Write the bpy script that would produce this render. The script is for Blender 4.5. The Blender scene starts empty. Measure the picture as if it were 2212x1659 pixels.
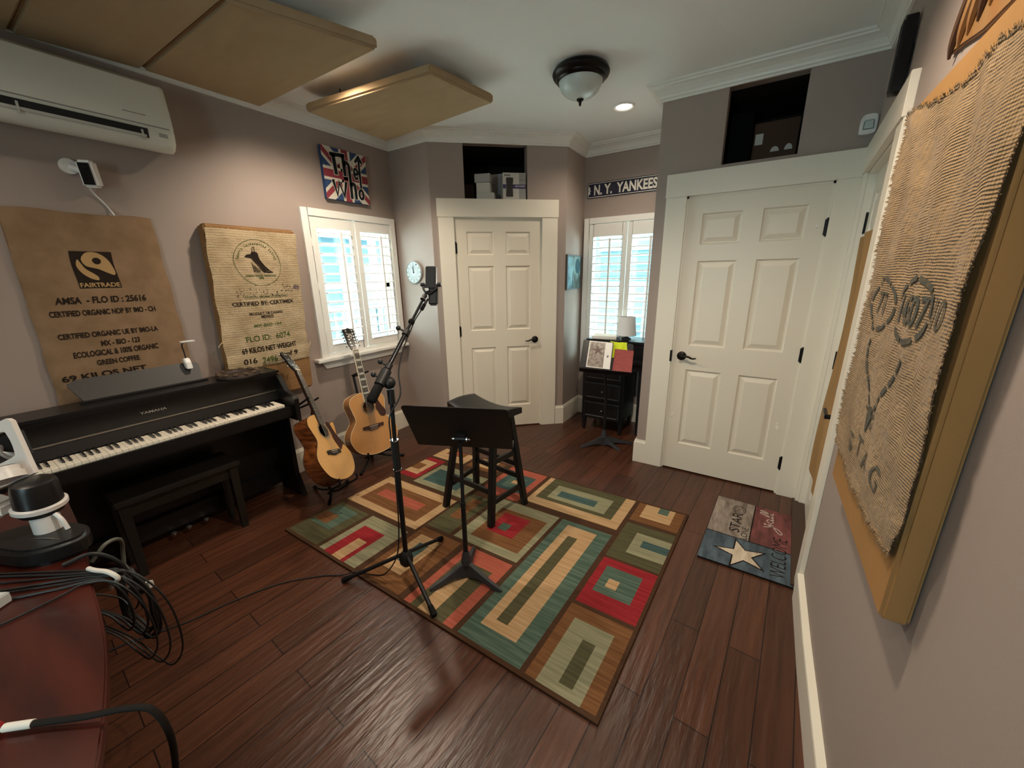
import bpy, bmesh, math, random
from mathutils import Vector, Matrix
random.seed(7)
SC = bpy.context.scene
COL = SC.collection

# ---------------------------------------------------------------- camera
def look():
    cd = bpy.data.cameras.new('camera'); cam = bpy.data.objects.new('camera', cd); COL.objects.link(cam)
    cd.sensor_width = 36.0; cd.sensor_fit = 'HORIZONTAL'; cd.lens = 828.056 / 2212 * 36.0
    cd.clip_start = 0.02
    yaw, pitch, roll = 0.5705, -0.2776, -0.0162
    cy, sy, cp, sp = math.cos(yaw), math.sin(yaw), math.cos(pitch), math.sin(pitch)
    f = Vector((-sy*cp, cy*cp, sp)); r = Vector((cy, sy, 0)); u = r.cross(f)
    c, s = math.cos(roll), math.sin(roll)
    r2 = c*r + s*u; u2 = -s*r + c*u
    m = Matrix((r2, u2, -f)).transposed().to_4x4(); m.translation = (3.0604, -0.6361, 1.555)
    cam.matrix_world = m
    SC.camera = cam
look()

# ---------------------------------------------------------------- daylight, lamps, exposure
w = bpy.data.worlds.new('world'); SC.world = w; w.use_nodes = True
bg = w.node_tree.nodes['Background']
bg.inputs[0].default_value = (0.70, 0.93, 1.0, 1); bg.inputs[1].default_value = 11.0

def portal(loc, rot, sx, sy):
    l = bpy.data.lights.new('window_portal', 'AREA'); l.shape = 'RECTANGLE'; l.size = sx; l.size_y = sy
    l.cycles.is_portal = True
    o = bpy.data.objects.new('window_portal', l); o.location = loc; o.rotation_euler = rot; COL.objects.link(o)
H90 = math.pi/2
portal((-0.16, 1.62, 1.48), (0, -H90, 0), 1.2, 0.9)
portal((1.875, 3.52, 1.46), (-H90, 0, 0), 0.9, 1.3)
portal((2.44, -2.95, 1.5), (H90, 0, 0), .55, 1.3)

sl = bpy.data.lights.new('noon_sun', 'SUN'); sl.energy = 48; sl.color = (.70, .90, 1.0); sl.angle = .02
so = bpy.data.objects.new('noon_sun', sl); so.rotation_euler = (math.radians(3), math.radians(-3), 0); COL.objects.link(so)

CAN_SPOTS = [  # recessed ceiling cans: x, y, watts
    (2.01, 2.60, 14), (0.80, 1.00, 46), (2.73, 0.62, 50), (2.50, -0.95, 16), (0.85, -1.0, 15)]

SC.view_settings.view_transform = 'Standard'; SC.view_settings.look = 'None'
SC.view_settings.gamma = 1.0; SC.view_settings.use_curve_mapping = False
SC.view_settings.exposure = 1.1
SC.cycles.use_denoising = True
SC.cycles.max_bounces = 10; SC.cycles.diffuse_bounces = 5; SC.cycles.glossy_bounces = 4
SC.cycles.transmission_bounces = 6; SC.cycles.transparent_max_bounces = 8
SC.cycles.sample_clamp_indirect = 6.0
SC.cycles.caustics_reflective = False; SC.cycles.caustics_refractive = False
# ================================================================ materials
def lin(h):
    h = h.lstrip('#'); v = [int(h[i:i+2], 16)/255 for i in (0, 2, 4)]
    return tuple(x/12.92 if x <= .04045 else ((x+.055)/1.055)**2.4 for x in v) + (1,)
MATS = {}
def mat(name, col, rough=.5, metal=0, spec=.5, noise=0, nscale=(20, 20, 20), bump=0, bscale=200, bdist=.002, coat=0, emit=0, col2=None, trans=0, alpha=1, bstretch=None, sheen=0, bdet=3):
    """a Principled material; noise mixes col and col2, bump adds a fine grain"""
    if name in MATS: return MATS[name]
    m = bpy.data.materials.new(name); m.use_nodes = True; MATS[name] = m
    nt = m.node_tree; N = nt.nodes; L = nt.links; b = N['Principled BSDF']
    c = lin(col) if isinstance(col, str) else col
    b.inputs['Base Color'].default_value = c; b.inputs['Roughness'].default_value = rough; b.inputs['Metallic'].default_value = metal
    b.inputs['Specular IOR Level'].default_value = spec; b.inputs['Coat Weight'].default_value = coat; b.inputs['Coat Roughness'].default_value = .08
    b.inputs['Transmission Weight'].default_value = trans; b.inputs['Alpha'].default_value = alpha; b.inputs['Sheen Weight'].default_value = sheen
    if emit: b.inputs['Emission Color'].default_value = c; b.inputs['Emission Strength'].default_value = emit
    m.diffuse_color = c
    tc = N.new('ShaderNodeTexCoord')
    if noise:
        mp = N.new('ShaderNodeMapping'); mp.inputs['Scale'].default_value = nscale; L.new(tc.outputs['Object'], mp.inputs[0])
        nz = N.new('ShaderNodeTexNoise'); nz.inputs['Scale'].default_value = 1; nz.inputs['Detail'].default_value = 5; L.new(mp.outputs[0], nz.inputs[0])
        rp = N.new('ShaderNodeMapRange'); rp.inputs[1].default_value = .35; rp.inputs[2].default_value = .65; L.new(nz.outputs[0], rp.inputs[0])
        ml = N.new('ShaderNodeMath'); ml.operation = 'MULTIPLY'; ml.inputs[1].default_value = noise; L.new(rp.outputs[0], ml.inputs[0])
        mx = N.new('ShaderNodeMix'); mx.data_type = 'RGBA'; mx.inputs[6].default_value = c
        mx.inputs[7].default_value = lin(col2) if col2 else tuple(x*.45 for x in c[:3]) + (1,)
        L.new(ml.outputs[0], mx.inputs[0]); L.new(mx.outputs[2], b.inputs['Base Color'])
    if bump:
        mp2 = N.new('ShaderNodeMapping'); s = bstretch or (1, 1, 1); mp2.inputs['Scale'].default_value = tuple(bscale*x for x in s); L.new(tc.outputs['Object'], mp2.inputs[0])
        n2 = N.new('ShaderNodeTexNoise'); n2.inputs['Scale'].default_value = 1; n2.inputs['Detail'].default_value = bdet; L.new(mp2.outputs[0], n2.inputs[0])
        bp = N.new('ShaderNodeBump'); bp.inputs['Strength'].default_value = bump; bp.inputs['Distance'].default_value = bdist; L.new(n2.outputs[0], bp.inputs['Height']); L.new(bp.outputs[0], b.inputs['Normal'])
    return m

def burlap(name, col, col2, ax, pitch=.0032, strength=.5, wob=.1, wts=(.35, 1), lump=1.0):
    """woven cloth: two crossed thread waves along the two object axes of ax, blotched colour"""
    m = mat(name, col, .95, spec=.1, noise=.8, nscale=(9, 9, 9), col2=col2, sheen=.15)
    nt = m.node_tree; N = nt.nodes; L = nt.links; b = N['Principled BSDF']
    tc = N.new('ShaderNodeTexCoord'); sp = N.new('ShaderNodeSeparateXYZ'); L.new(tc.outputs['Object'], sp.inputs[0])
    nz = N.new('ShaderNodeTexNoise'); nz.inputs['Scale'].default_value = 14; L.new(tc.outputs['Object'], nz.inputs[0])
    hs = []
    for a in ax:
        k = N.new('ShaderNodeMath'); k.operation = 'MULTIPLY'; k.inputs[1].default_value = 6.283/pitch; L.new(sp.outputs[a], k.inputs[0])
        w_ = N.new('ShaderNodeMath'); w_.operation = 'MULTIPLY_ADD'; w_.inputs[1].default_value = wob*60; L.new(nz.outputs[0], w_.inputs[0]); L.new(k.outputs[0], w_.inputs[2])
        s = N.new('ShaderNodeMath'); s.operation = 'SINE'; L.new(w_.outputs[0], s.inputs[0]); hs.append(s)
    ad = N.new('ShaderNodeMath'); ad.operation = 'MULTIPLY_ADD'; ad.inputs[1].default_value = wts[0]; L.new(hs[0].outputs[0], ad.inputs[0])
    n9 = N.new('ShaderNodeTexNoise'); n9.inputs['Scale'].default_value = 6; L.new(tc.outputs['Object'], n9.inputs[0])
    r9 = N.new('ShaderNodeMapRange'); r9.inputs[1].default_value = .35; r9.inputs[2].default_value = .62; r9.inputs[3].default_value = .15; r9.inputs[4].default_value = wts[1]; L.new(n9.outputs[0], r9.inputs[0])
    m9 = N.new('ShaderNodeMath'); m9.operation = 'MULTIPLY'; L.new(hs[1].outputs[0], m9.inputs[0]); L.new(r9.outputs[0], m9.inputs[1]); L.new(m9.outputs[0], ad.inputs[2])
    bp = N.new('ShaderNodeBump'); bp.inputs['Strength'].default_value = strength; bp.inputs['Distance'].default_value = .0015
    nl_ = N.new('ShaderNodeTexNoise'); nl_.inputs['Scale'].default_value = 55; nl_.inputs['Detail'].default_value = 6; L.new(tc.outputs['Object'], nl_.inputs[0])
    al = N.new('ShaderNodeMath'); al.operation = 'MULTIPLY_ADD'; al.inputs[1].default_value = lump*4; L.new(nl_.outputs[0], al.inputs[0]); L.new(ad.outputs[0], al.inputs[2])
    L.new(al.outputs[0], bp.inputs['Height']); L.new(bp.outputs[0], b.inputs['Normal'])
    old = b.inputs['Base Color'].links[0].from_socket
    mr = N.new('ShaderNodeMapRange'); mr.inputs[1].default_value = -2; mr.inputs[2].default_value = 2; mr.inputs[3].default_value = .78; mr.inputs[4].default_value = 1.18; L.new(ad.outputs[0], mr.inputs[0])
    vm = N.new('ShaderNodeVectorMath'); vm.operation = 'SCALE'; L.new(old, vm.inputs[0]); L.new(mr.outputs[0], vm.inputs['Scale']); L.new(vm.outputs[0], b.inputs['Base Color'])
    return m

def planks(name):
    """dark reddish hand-scraped boards running along y"""
    m = bpy.data.materials.new(name); m.use_nodes = True; nt = m.node_tree; N = nt.nodes; L = nt.links; b = N['Principled BSDF']
    tc = N.new('ShaderNodeTexCoord'); mp = N.new('ShaderNodeMapping'); mp.inputs['Rotation'].default_value = (0, 0, math.radians(-86)); L.new(tc.outputs['Object'], mp.inputs[0])
    br = N.new('ShaderNodeTexBrick'); br.inputs['Scale'].default_value = 1; br.inputs['Brick Width'].default_value = 1.15; br.inputs['Row Height'].default_value = .118
    br.inputs['Mortar Size'].default_value = .0022; br.inputs['Mortar Smooth'].default_value = .3; br.offset = .37; br.inputs['Bias'].default_value = -.1
    br.inputs['Color1'].default_value = lin('#402519'); br.inputs['Color2'].default_value = lin('#512f1f'); br.inputs['Mortar'].default_value = lin('#1c0d0a')
    L.new(mp.outputs[0], br.inputs[0])
    ms = N.new('ShaderNodeMapping'); ms.inputs['Scale'].default_value = (2.5, 38, 1); L.new(mp.outputs[0], ms.inputs[0])
    nz = N.new('ShaderNodeTexNoise'); nz.inputs['Scale'].default_value = 1; nz.inputs['Detail'].default_value = 6; L.new(ms.outputs[0], nz.inputs[0])
    n0 = N.new('ShaderNodeTexNoise'); n0.inputs['Scale'].default_value = 2.2; L.new(tc.outputs['Object'], n0.inputs[0])
    mr = N.new('ShaderNodeMapRange'); mr.inputs[1].default_value = .3; mr.inputs[2].default_value = .7; mr.inputs[3].default_value = .7; mr.inputs[4].default_value = 1.25; L.new(nz.outputs[0], mr.inputs[0])
    vm = N.new('ShaderNodeVectorMath'); vm.operation = 'SCALE'; L.new(br.outputs[0], vm.inputs[0]); L.new(mr.outputs[0], vm.inputs['Scale'])
    L.new(vm.outputs[0], b.inputs['Base Color'])
    r2 = N.new('ShaderNodeMapRange'); r2.inputs[3].default_value = .25; r2.inputs[4].default_value = .40; L.new(n0.outputs[0], r2.inputs[0]); L.new(r2.outputs[0], b.inputs['Roughness'])
    # scraped ripples across the boards + board seams
    m3 = N.new('ShaderNodeMapping'); m3.inputs['Scale'].default_value = (6, 34, 1); L.new(mp.outputs[0], m3.inputs[0])
    n3 = N.new('ShaderNodeTexNoise'); n3.inputs['Scale'].default_value = 1; n3.inputs['Detail'].default_value = 3; L.new(m3.outputs[0], n3.inputs[0])
    sb = N.new('ShaderNodeMath'); sb.operation = 'MULTIPLY_ADD'; sb.inputs[1].default_value = -1.2; L.new(br.outputs['Fac'], sb.inputs[0]); L.new(n3.outputs[0], sb.inputs[2])
    bp = N.new('ShaderNodeBump'); bp.inputs['Strength'].default_value = .7; bp.inputs['Distance'].default_value = .006; L.new(sb.outputs[0], bp.inputs['Height']); L.new(bp.outputs[0], b.inputs['Normal'])
    b.inputs['Specular IOR Level'].default_value = .45
    return m

# ================================================================ mesh building
def rotm(ax, ang): return Matrix.Rotation(ang, 4, ax)
class MB:
    def __init__(s): s.v = []; s.f = []; s.m = []; s.sm = []
    def add(s, vs, fs, M=None, m=0, smooth=False):
        o = len(s.v)
        for p in vs:
            p = Vector(p); s.v.append(M @ p if M is not None else p)
        for f in fs: s.f.append([i+o for i in f]); s.m.append(m); s.sm.append(smooth)
        return s
    def box(s, a, b, M=None, m=0):
        x0, y0, z0 = a; x1, y1, z1 = b
        return s.add([(x0,y0,z0),(x1,y0,z0),(x1,y1,z0),(x0,y1,z0),(x0,y0,z1),(x1,y0,z1),(x1,y1,z1),(x0,y1,z1)],
                     [(0,3,2,1),(4,5,6,7),(0,1,5,4),(1,2,6,5),(2,3,7,6),(3,0,4,7)], M, m)
    def hexa(s, bot, top, m=0):
        return s.add(list(bot)+list(top), [(3,2,1,0),(4,5,6,7),(0,1,5,4),(1,2,6,5),(2,3,7,6),(3,0,4,7)], None, m)
    def prism(s, poly, z0, z1, M=None, m=0, smooth=False):
        n = len(poly)
        return s.add([(p[0],p[1],z0) for p in poly]+[(p[0],p[1],z1) for p in poly], [list(range(n-1,-1,-1)), list(range(n,2*n))]+[(i,(i+1)%n,n+(i+1)%n,n+i) for i in range(n)], M, m, smooth)
    def lathe(s, prof, n=24, M=None, m=0, smooth=True):
        vs = []; fs = []; k = len(prof)
        for i in range(n):
            a = 2*math.pi*i/n
            for r, z in prof: vs.append((r*math.cos(a), r*math.sin(a), z))
        for i in range(n):
            j = (i+1) % n
            for q in range(k-1): fs.append((i*k+q, j*k+q, j*k+q+1, i*k+q+1))
        if prof[0][0] > 1e-5: fs.append([i*k for i in range(n-1,-1,-1)])
        if prof[-1][0] > 1e-5: fs.append([i*k+k-1 for i in range(n)])
        return s.add(vs, fs, M, m, smooth)
    def cyl(s, p0, p1, r0, r1=None, n=16, m=0, smooth=True):
        r1 = r0 if r1 is None else r1; p0 = Vector(p0); p1 = Vector(p1); d = p1-p0
        M = Matrix.Translation(p0) @ d.to_track_quat('Z','Y').to_matrix().to_4x4()
        return s.lathe([(r0,0),(r1,d.length)], n, M, m, smooth)
    def tube(s, pts, r, n=8, m=0, closed=False, rs=None):
        P = [Vector(p) for p in pts]; k = len(P); vs = []; fs = []
        up = Vector((0,0,1)); prev = None
        for i in range(k):
            if closed: t = P[(i+1)%k]-P[i-1]
            else: t = P[min(i+1,k-1)]-P[max(i-1,0)]
            t.normalize()
            if prev is None:
                a = t.orthogonal().normalized()
            else:
                a = prev - t*prev.dot(t)
                a = a.normalized() if a.length > 1e-6 else t.orthogonal().normalized()
            prev = a; b = t.cross(a); rr = rs[i] if rs else r
            for j in range(n):
                g = 2*math.pi*j/n; vs.append(P[i]+a*rr*math.cos(g)+b*rr*math.sin(g))
        for i in range(k if closed else k-1):
            i2 = (i+1) % k
            for j in range(n): fs.append((i*n+j, i*n+(j+1)%n, i2*n+(j+1)%n, i2*n+j))
        if not closed: fs.append(list(range(n-1,-1,-1))); fs.append([(k-1)*n+j for j in range(n)])
        return s.add(vs, fs, None, m, True)
    def ball(s, c, r, n=14, m=0, sc=(1,1,1)):
        k = n//2; prof = [(max(1e-6, math.sin(math.pi*i/k)) , -math.cos(math.pi*i/k)) for i in range(k+1)]
        M = Matrix.Translation(c) @ Matrix.Diagonal((r*sc[0], r*sc[1], r*sc[2], 1))
        return s.lathe(prof, n, M, m)
    def grid(s, fn, nu, nv, m=0, smooth=True, flip=False):
        vs = [fn(i/nu, j/nv) for j in range(nv+1) for i in range(nu+1)]; w_ = nu+1
        fs = [(j*w_+i, j*w_+i+1, (j+1)*w_+i+1, (j+1)*w_+i) for j in range(nv) for i in range(nu)]
        if flip: fs = [f[::-1] for f in fs]
        return s.add(vs, fs, None, m, smooth)
    def build(s, name, mats, parent=None, bevel=0, seg=2, weld=True, origin=None):
        me = bpy.data.meshes.new(name)
        off = woff(parent) if parent is not None else Vector((0,0,0))
        o = bpy.data.objects.new(name, me)
        if parent is None and s.v:
            if origin is None:
                xs = [v.x for v in s.v]; ys = [v.y for v in s.v]; zs = [v.z for v in s.v]
                origin = Vector(((min(xs)+max(xs))/2, (min(ys)+max(ys))/2, min(zs)))
            off = Vector(origin); o.location = off
        bm = bmesh.new(); V = [bm.verts.new(v-off) for v in s.v]
        for f, mi, sm in zip(s.f, s.m, s.sm):
            try:
                q = bm.faces.new([V[i] for i in f]); q.material_index = mi; q.smooth = sm
            except ValueError: pass
        if weld: bmesh.ops.remove_doubles(bm, verts=bm.verts, dist=1e-5)
        bmesh.ops.recalc_face_normals(bm, faces=bm.faces)
        if bevel:
            es = [e for e in bm.edges if len(e.link_faces) == 2 and e.calc_face_angle(0) > .5]
            bmesh.ops.bevel(bm, geom=es, offset=bevel, segments=seg, affect='EDGES', clamp_overlap=True)
        bm.to_mesh(me); bm.free()
        if not isinstance(mats, (list, tuple)): mats = [mats]
        for x in mats: me.materials.append(x)
        if any(s.sm): me.set_sharp_from_angle(angle=math.radians(42))
        COL.objects.link(o)
        if parent is not None: o.parent = parent
        return o
def woff(p):
    v = Vector((0,0,0))
    while p is not None: v += p.location; p = p.parent
    return v
def tag(o, label=None, cat=None, group=None, kind=None):
    if label: o['label'] = label
    if cat: o['category'] = cat
    if group: o['group'] = group
    if kind: o['kind'] = kind
    return o
def thing(name, label, cat, loc, group=None):
    o = bpy.data.objects.new(name, None); o.location = loc; o.empty_display_size = .1; COL.objects.link(o)
    return tag(o, label, cat, group)
def struct(name, loc=(0,0,0)):
    o = bpy.data.objects.new(name, None); o.location = loc; COL.objects.link(o); o['kind'] = 'structure'; return o
def clone(o, name, delta, parent):
    c = o.copy(); c.name = name; c.parent = parent; c.location = o.location + Vector(delta); COL.objects.link(c); return c

def spline(pts, n=8, closed=False):
    """Catmull-Rom through the points (2-D or 3-D)"""
    P = [Vector(p) for p in pts]; k = len(P); out = []
    for i in range(k if closed else k-1):
        p0 = P[i-1] if (closed or i > 0) else P[0]*2-P[1]
        p1 = P[i]; p2 = P[(i+1)%k]; p3 = P[(i+2)%k] if (closed or i+2 < k) else P[-1]*2-P[-2]
        for j in range(n):
            t = j/n; out.append(.5*((2*p1)+(p2-p0)*t+(2*p0-5*p1+4*p2-p3)*t*t+(3*p1-p0-3*p2+p3)*t**3))
    if not closed: out.append(P[-1])
    return out
def sweep(path, prof, closed=False):
    """sweep a profile [(inward, z)] along a plan path walked clockwise (room to the right), mitred"""
    P = [Vector(p) for p in path]; n = len(P); mb = MB(); k = len(prof); rings = []
    for i in range(n):
        dirs = []
        if closed or i > 0: dirs.append((P[i]-P[i-1]).normalized())
        if closed or i < n-1: dirs.append((P[(i+1)%n]-P[i]).normalized())
        ns = [Vector((d.y, -d.x)) for d in dirs]
        if len(ns) == 2:
            mt = ns[0]+ns[1]; mt = mt/(1+ns[0].dot(ns[1]))
        else: mt = ns[0]
        rings.append([(P[i].x+mt.x*a, P[i].y+mt.y*a, z) for a, z in prof])
    vs = [v for r in rings for v in r]; fs = []
    for i in range(n if closed else n-1):
        j = (i+1) % n
        for q in range(k-1): fs.append((i*k+q, j*k+q, j*k+q+1, i*k+q+1))
        fs.append((i*k+k-1, j*k+k-1, j*k, i*k))
    if not closed: fs.append(list(range(k))); fs.append([(n-1)*k+q for q in range(k-1,-1,-1)])
    mb.add(vs, fs); return mb

class Frame:
    """a plane frame: o + u*s + v*t + n*d"""
    def __init__(s, o, u, v, n=None):
        s.o = Vector(o); s.u = Vector(u).normalized(); s.v = Vector(v).normalized(); s.n = Vector(n).normalized() if n else s.u.cross(s.v)
    def __call__(s, a, b, d=0): return s.o+s.u*a+s.v*b+s.n*d
    def M(s):
        m = Matrix.Identity(4)
        for i in range(3): m[i][0] = s.u[i]; m[i][1] = s.v[i]; m[i][2] = s.n[i]; m[i][3] = s.o[i]
        return m

_FC = {}
def glyphs(txt, bold=0):
    """flat triangulated text: (verts 2-D normalised to width 1 and height 1 of the ink box, faces, aspect)"""
    key = (txt, bold)
    if key in _FC: return _FC[key]
    cu = bpy.data.curves.new('t', 'FONT'); cu.body = txt; cu.size = 1; cu.offset = bold; cu.resolution_u = 4; cu.fill_mode = 'FRONT'
    o = bpy.data.objects.new('t', cu); COL.objects.link(o); bpy.context.view_layer.update()
    ev = o.evaluated_get(bpy.context.evaluated_depsgraph_get()); me = ev.to_mesh()
    vs = [(v.co.x, v.co.y) for v in me.vertices]; fs = [tuple(p.vertices) for p in me.polygons]
    ev.to_mesh_clear(); bpy.data.objects.remove(o); bpy.data.curves.remove(cu)
    x0 = min(v[0] for v in vs); x1 = max(v[0] for v in vs); y0 = min(v[1] for v in vs); y1 = max(v[1] for v in vs)
    r = ([((x-x0)/(x1-x0), (y-y0)/(y1-y0)) for x, y in vs], fs, (x1-x0)/(y1-y0)); _FC[key] = r; return r
def text(mb, txt, fn, x0, x1, y0, y1, m=0, bold=.012, slant=0):
    """ink fn(x, y) from x0..x1, baseline y0, top y1"""
    vs, fs, a = glyphs(txt, bold)
    mb.add([fn(x0+(x1-x0)*u+slant*v, y0+(y1-y0)*v) for u, v in vs], fs, None, m)
def ribbon(mb, pts, w, fn, m=0, closed=False, step=None):
    """a flat stroke of width w along 2-D points, mapped with fn"""
    P = [Vector(p) for p in pts]; n = len(P); L_ = []; R_ = []
    for i in range(n):
        ds = []
        if closed or i > 0: ds.append((P[i]-P[i-1]).normalized())
        if closed or i < n-1: ds.append((P[(i+1)%n]-P[i]).normalized())
        ns = [Vector((-d.y, d.x)) for d in ds]; mt = ns[0]
        if len(ns) == 2: mt = (ns[0]+ns[1])/max(.35, 1+ns[0].dot(ns[1]))
        L_.append(P[i]+mt*w/2); R_.append(P[i]-mt*w/2)
    vs = [fn(p.x, p.y) for p in L_]+[fn(p.x, p.y) for p in R_]
    fs = [(i, (i+1)%n, n+(i+1)%n, n+i) for i in range(n if closed else n-1)]
    mb.add(vs, fs, None, m)
def poly(mb, pts, fn, m=0): mb.add([fn(*p) for p in pts], [list(range(len(pts)))], None, m)
def circ(cx, cy, rx, ry=None, n=32, a0=0, a1=2*math.pi, end=False):
    ry = rx if ry is None else ry
    return [(cx+rx*math.cos(a0+(a1-a0)*i/n), cy+ry*math.sin(a0+(a1-a0)*i/n)) for i in range(n+(1 if end else 0))]

# palette
PAINT = mat('taupe_wall_paint', '#9a8c84', .75, spec=.25, bump=.25, bscale=160, bdist=.0012)
TRIM = mat('warm_white_trim_paint', '#dcd5c6', .35, spec=.4)
CEIL = mat('white_ceiling_paint', '#e6e8e6', .85, spec=.1, bump=.15, bscale=120)
SHUT = mat('white_shutter_paint', '#e6e4de', .35)
BLACK = mat('satin_black_paint', '#0d0d0e', .38, spec=.4)
BLACKM = mat('matt_black_metal', '#131315', .45, metal=.3)
BRONZE = mat('oil_rubbed_bronze', '#1a1715', .35, metal=.7)
CHROME = mat('bright_chrome', '#d8d8da', .15, metal=1)
RUBBER = mat('black_rubber', '#0b0b0b', .8, spec=.2)
WPLAST = mat('white_plastic', '#dddcd8', .35)
GLASS = mat('window_glass', (1, 1, 1, 1), 0, trans=1, spec=.3)
INK = mat('black_print_ink', '#2a221c', .9, spec=.1)
GREENINK = mat('green_print_ink', '#49582f', .9, spec=.1)
def thin_glass():
    m = bpy.data.materials.new('clear_window_glass'); m.use_nodes = True; nt = m.node_tree; N = nt.nodes; N.clear()
    t = N.new('ShaderNodeBsdfTransparent'); t.inputs[0].default_value = (.96, .99, .98, 1); g = N.new('ShaderNodeBsdfGlossy'); g.inputs['Roughness'].default_value = .02
    mx = N.new('ShaderNodeMixShader'); mx.inputs[0].default_value = .06; o = N.new('ShaderNodeOutputMaterial')
    nt.links.new(t.outputs[0], mx.inputs[1]); nt.links.new(g.outputs[0], mx.inputs[2]); nt.links.new(mx.outputs[0], o.inputs[0]); return m
PANE = thin_glass()
H = 2.745
XD, YK, XP, YD, YB, XE, YC = .4776, 2.1007, 1.4079, 2.9317, 3.3547, 2.3253, 2.4546
RW = [(3.467, YC), (3.412, 1.40), (3.405, .96), (3.418, -2.8)]
def wall(name, p0, p1, z0=0, z1=H, th=.14, holes=(), m=None, kind='structure', ext=(0, 0)):
    """a wall of real thickness, room on the right of p0 to p1; holes are (s0, s1, z0, z1)"""
    p0 = Vector((*p0, 0)); p1 = Vector((*p1, 0)); L = (p1-p0).length; u = (p1-p0)/L; n = Vector((u.y, -u.x, 0))
    S = sorted({-ext[0], L+ext[1]} | {x for h in holes for x in h[:2]}); Z = sorted({z0, z1} | {x for h in holes for x in h[2:]})
    solid = lambda i, j: 0 <= i < len(S)-1 and 0 <= j < len(Z)-1 and not any(h[0]-1e-6 <= S[i] and S[i+1] <= h[1]+1e-6 and h[2]-1e-6 <= Z[j] and Z[j+1] <= h[3]+1e-6 for h in holes)
    P = lambda s, z, d: p0+u*s+Vector((0,0,z))-n*d
    mb = MB()
    for i in range(len(S)-1):
        for j in range(len(Z)-1):
            if not solid(i, j): continue
            a, b, c, d = S[i], S[i+1], Z[j], Z[j+1]
            for t in (0, th): mb.add([P(a,c,t), P(b,c,t), P(b,d,t), P(a,d,t)], [(0,1,2,3)])
            if not solid(i-1, j): mb.add([P(a,c,0), P(a,d,0), P(a,d,th), P(a,c,th)], [(0,1,2,3)])
            if not solid(i+1, j): mb.add([P(b,c,0), P(b,d,0), P(b,d,th), P(b,c,th)], [(0,1,2,3)])
            if not solid(i, j-1): mb.add([P(a,c,0), P(b,c,0), P(b,c,th), P(a,c,th)], [(0,1,2,3)])
            if not solid(i, j+1): mb.add([P(a,d,0), P(b,d,0), P(b,d,th), P(a,d,th)], [(0,1,2,3)])
    o = mb.build(name, m or PAINT); o['kind'] = kind; return o

# shell
fl = MB().box((-.2, -3.0, -.12), (3.9, 3.6, 0)).build('floor', planks('dark_scraped_wood_planks'), origin=(0, 0, 0)); fl['kind'] = 'structure'
ce = MB().box((-.3, -3.1, H), (3.9, 3.7, H+.1)).build('ceiling', CEIL); ce['kind'] = 'structure'
W1 = (1.162, 2.067, .904, 2.075)      # left-wall window, outside of its frame: y0 y1 z0 z1
W2 = (1.430, 2.325, .60, 2.089)
wall('wall_left', (0, -2.8), (0, YK), holes=[(2.8+W1[0]+.035, 2.8+W1[1]-.035, W1[2]+.02, W1[3]-.04)], ext=(.14, .14))
wall('wall_clock_side', (0, YK), (XD, YK), ext=(0, 0))
wall('wall_diagonal', (XD, YK), (XP, YD), holes=[(.195, 1.013, 0, 2.06), (.305, .876, 2.215, 2.66)])
wall('wall_picture_side', (XP, YD), (XP, YB), th=.1)
wall('wall_back', (XP, YB), (XE, YB), holes=[(W2[0]+.035-XP, 2.29-XP, W2[2]+.02, W2[3]-.04)], ext=(.1, .1))
wall('wall_alcove_right', (XE, YB), (XE, YC), th=.1, ext=(.1, -.1))
wall('wall_closet', (XE, YC), (3.467, YC), th=.1, holes=[(2.535-XE, 3.337-XE, 0, 2.052), (2.720-XE, 3.125-XE, 2.222, 2.662)], ext=(0, .14))
rl = math.hypot(RW[1][0]-RW[0][0], RW[1][1]-RW[0][1])
D3 = (.085, .94)      # door in the right wall: distance from the closet corner
wall('wall_right_door', RW[0], RW[1], holes=[(D3[0], D3[1], 0, 2.06)])
wall('wall_right', RW[1], RW[2]); wall('wall_right_near', RW[2], RW[3], ext=(0, .14))
wall('wall_rear', (3.418, -2.8), (0, -2.8), holes=[(.70, 1.20, .90, 2.10)])
wall('wall_corner_closet', (0, YK+.14), (0, 3.5)); wall('wall_corner_closet_back', (-.1, YB), (XP-.1, YB), th=.1)
wall('wall_closet_back', (XE+.1, YB), (3.6, YB), th=.1); wall('wall_closet_side', (3.467, YB), (3.467, YC+.1))
# storage spaces behind the openings above the doors, shade painted into the lining
CUBBYSHADE = mat('shade_dark_cubby_lining', '#2a2522', .9, spec=.1)
def cubby(name, fr, x0, x1, z0, z1, dep, mt=CUBBYSHADE):
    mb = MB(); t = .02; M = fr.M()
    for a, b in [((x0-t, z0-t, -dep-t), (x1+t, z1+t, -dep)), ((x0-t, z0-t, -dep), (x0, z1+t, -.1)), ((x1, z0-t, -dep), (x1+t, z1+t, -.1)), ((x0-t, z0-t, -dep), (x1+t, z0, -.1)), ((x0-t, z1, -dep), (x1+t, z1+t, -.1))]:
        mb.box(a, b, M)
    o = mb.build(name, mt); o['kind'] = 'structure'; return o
FD = Frame((XD, YK, 0), (XP-XD, YD-YK, 0), (0, 0, 1), (YD-YK, -(XP-XD), 0))
FC = Frame((0, YC, 0), (1, 0, 0), (0, 0, 1), (0, -1, 0))
cubby('wall_left_cubby', FD, .22, .96, 2.215, 2.66, .75); cubby('wall_closet_cubby', FC, 2.66, 3.2, 2.222, 2.662, .8)

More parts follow.
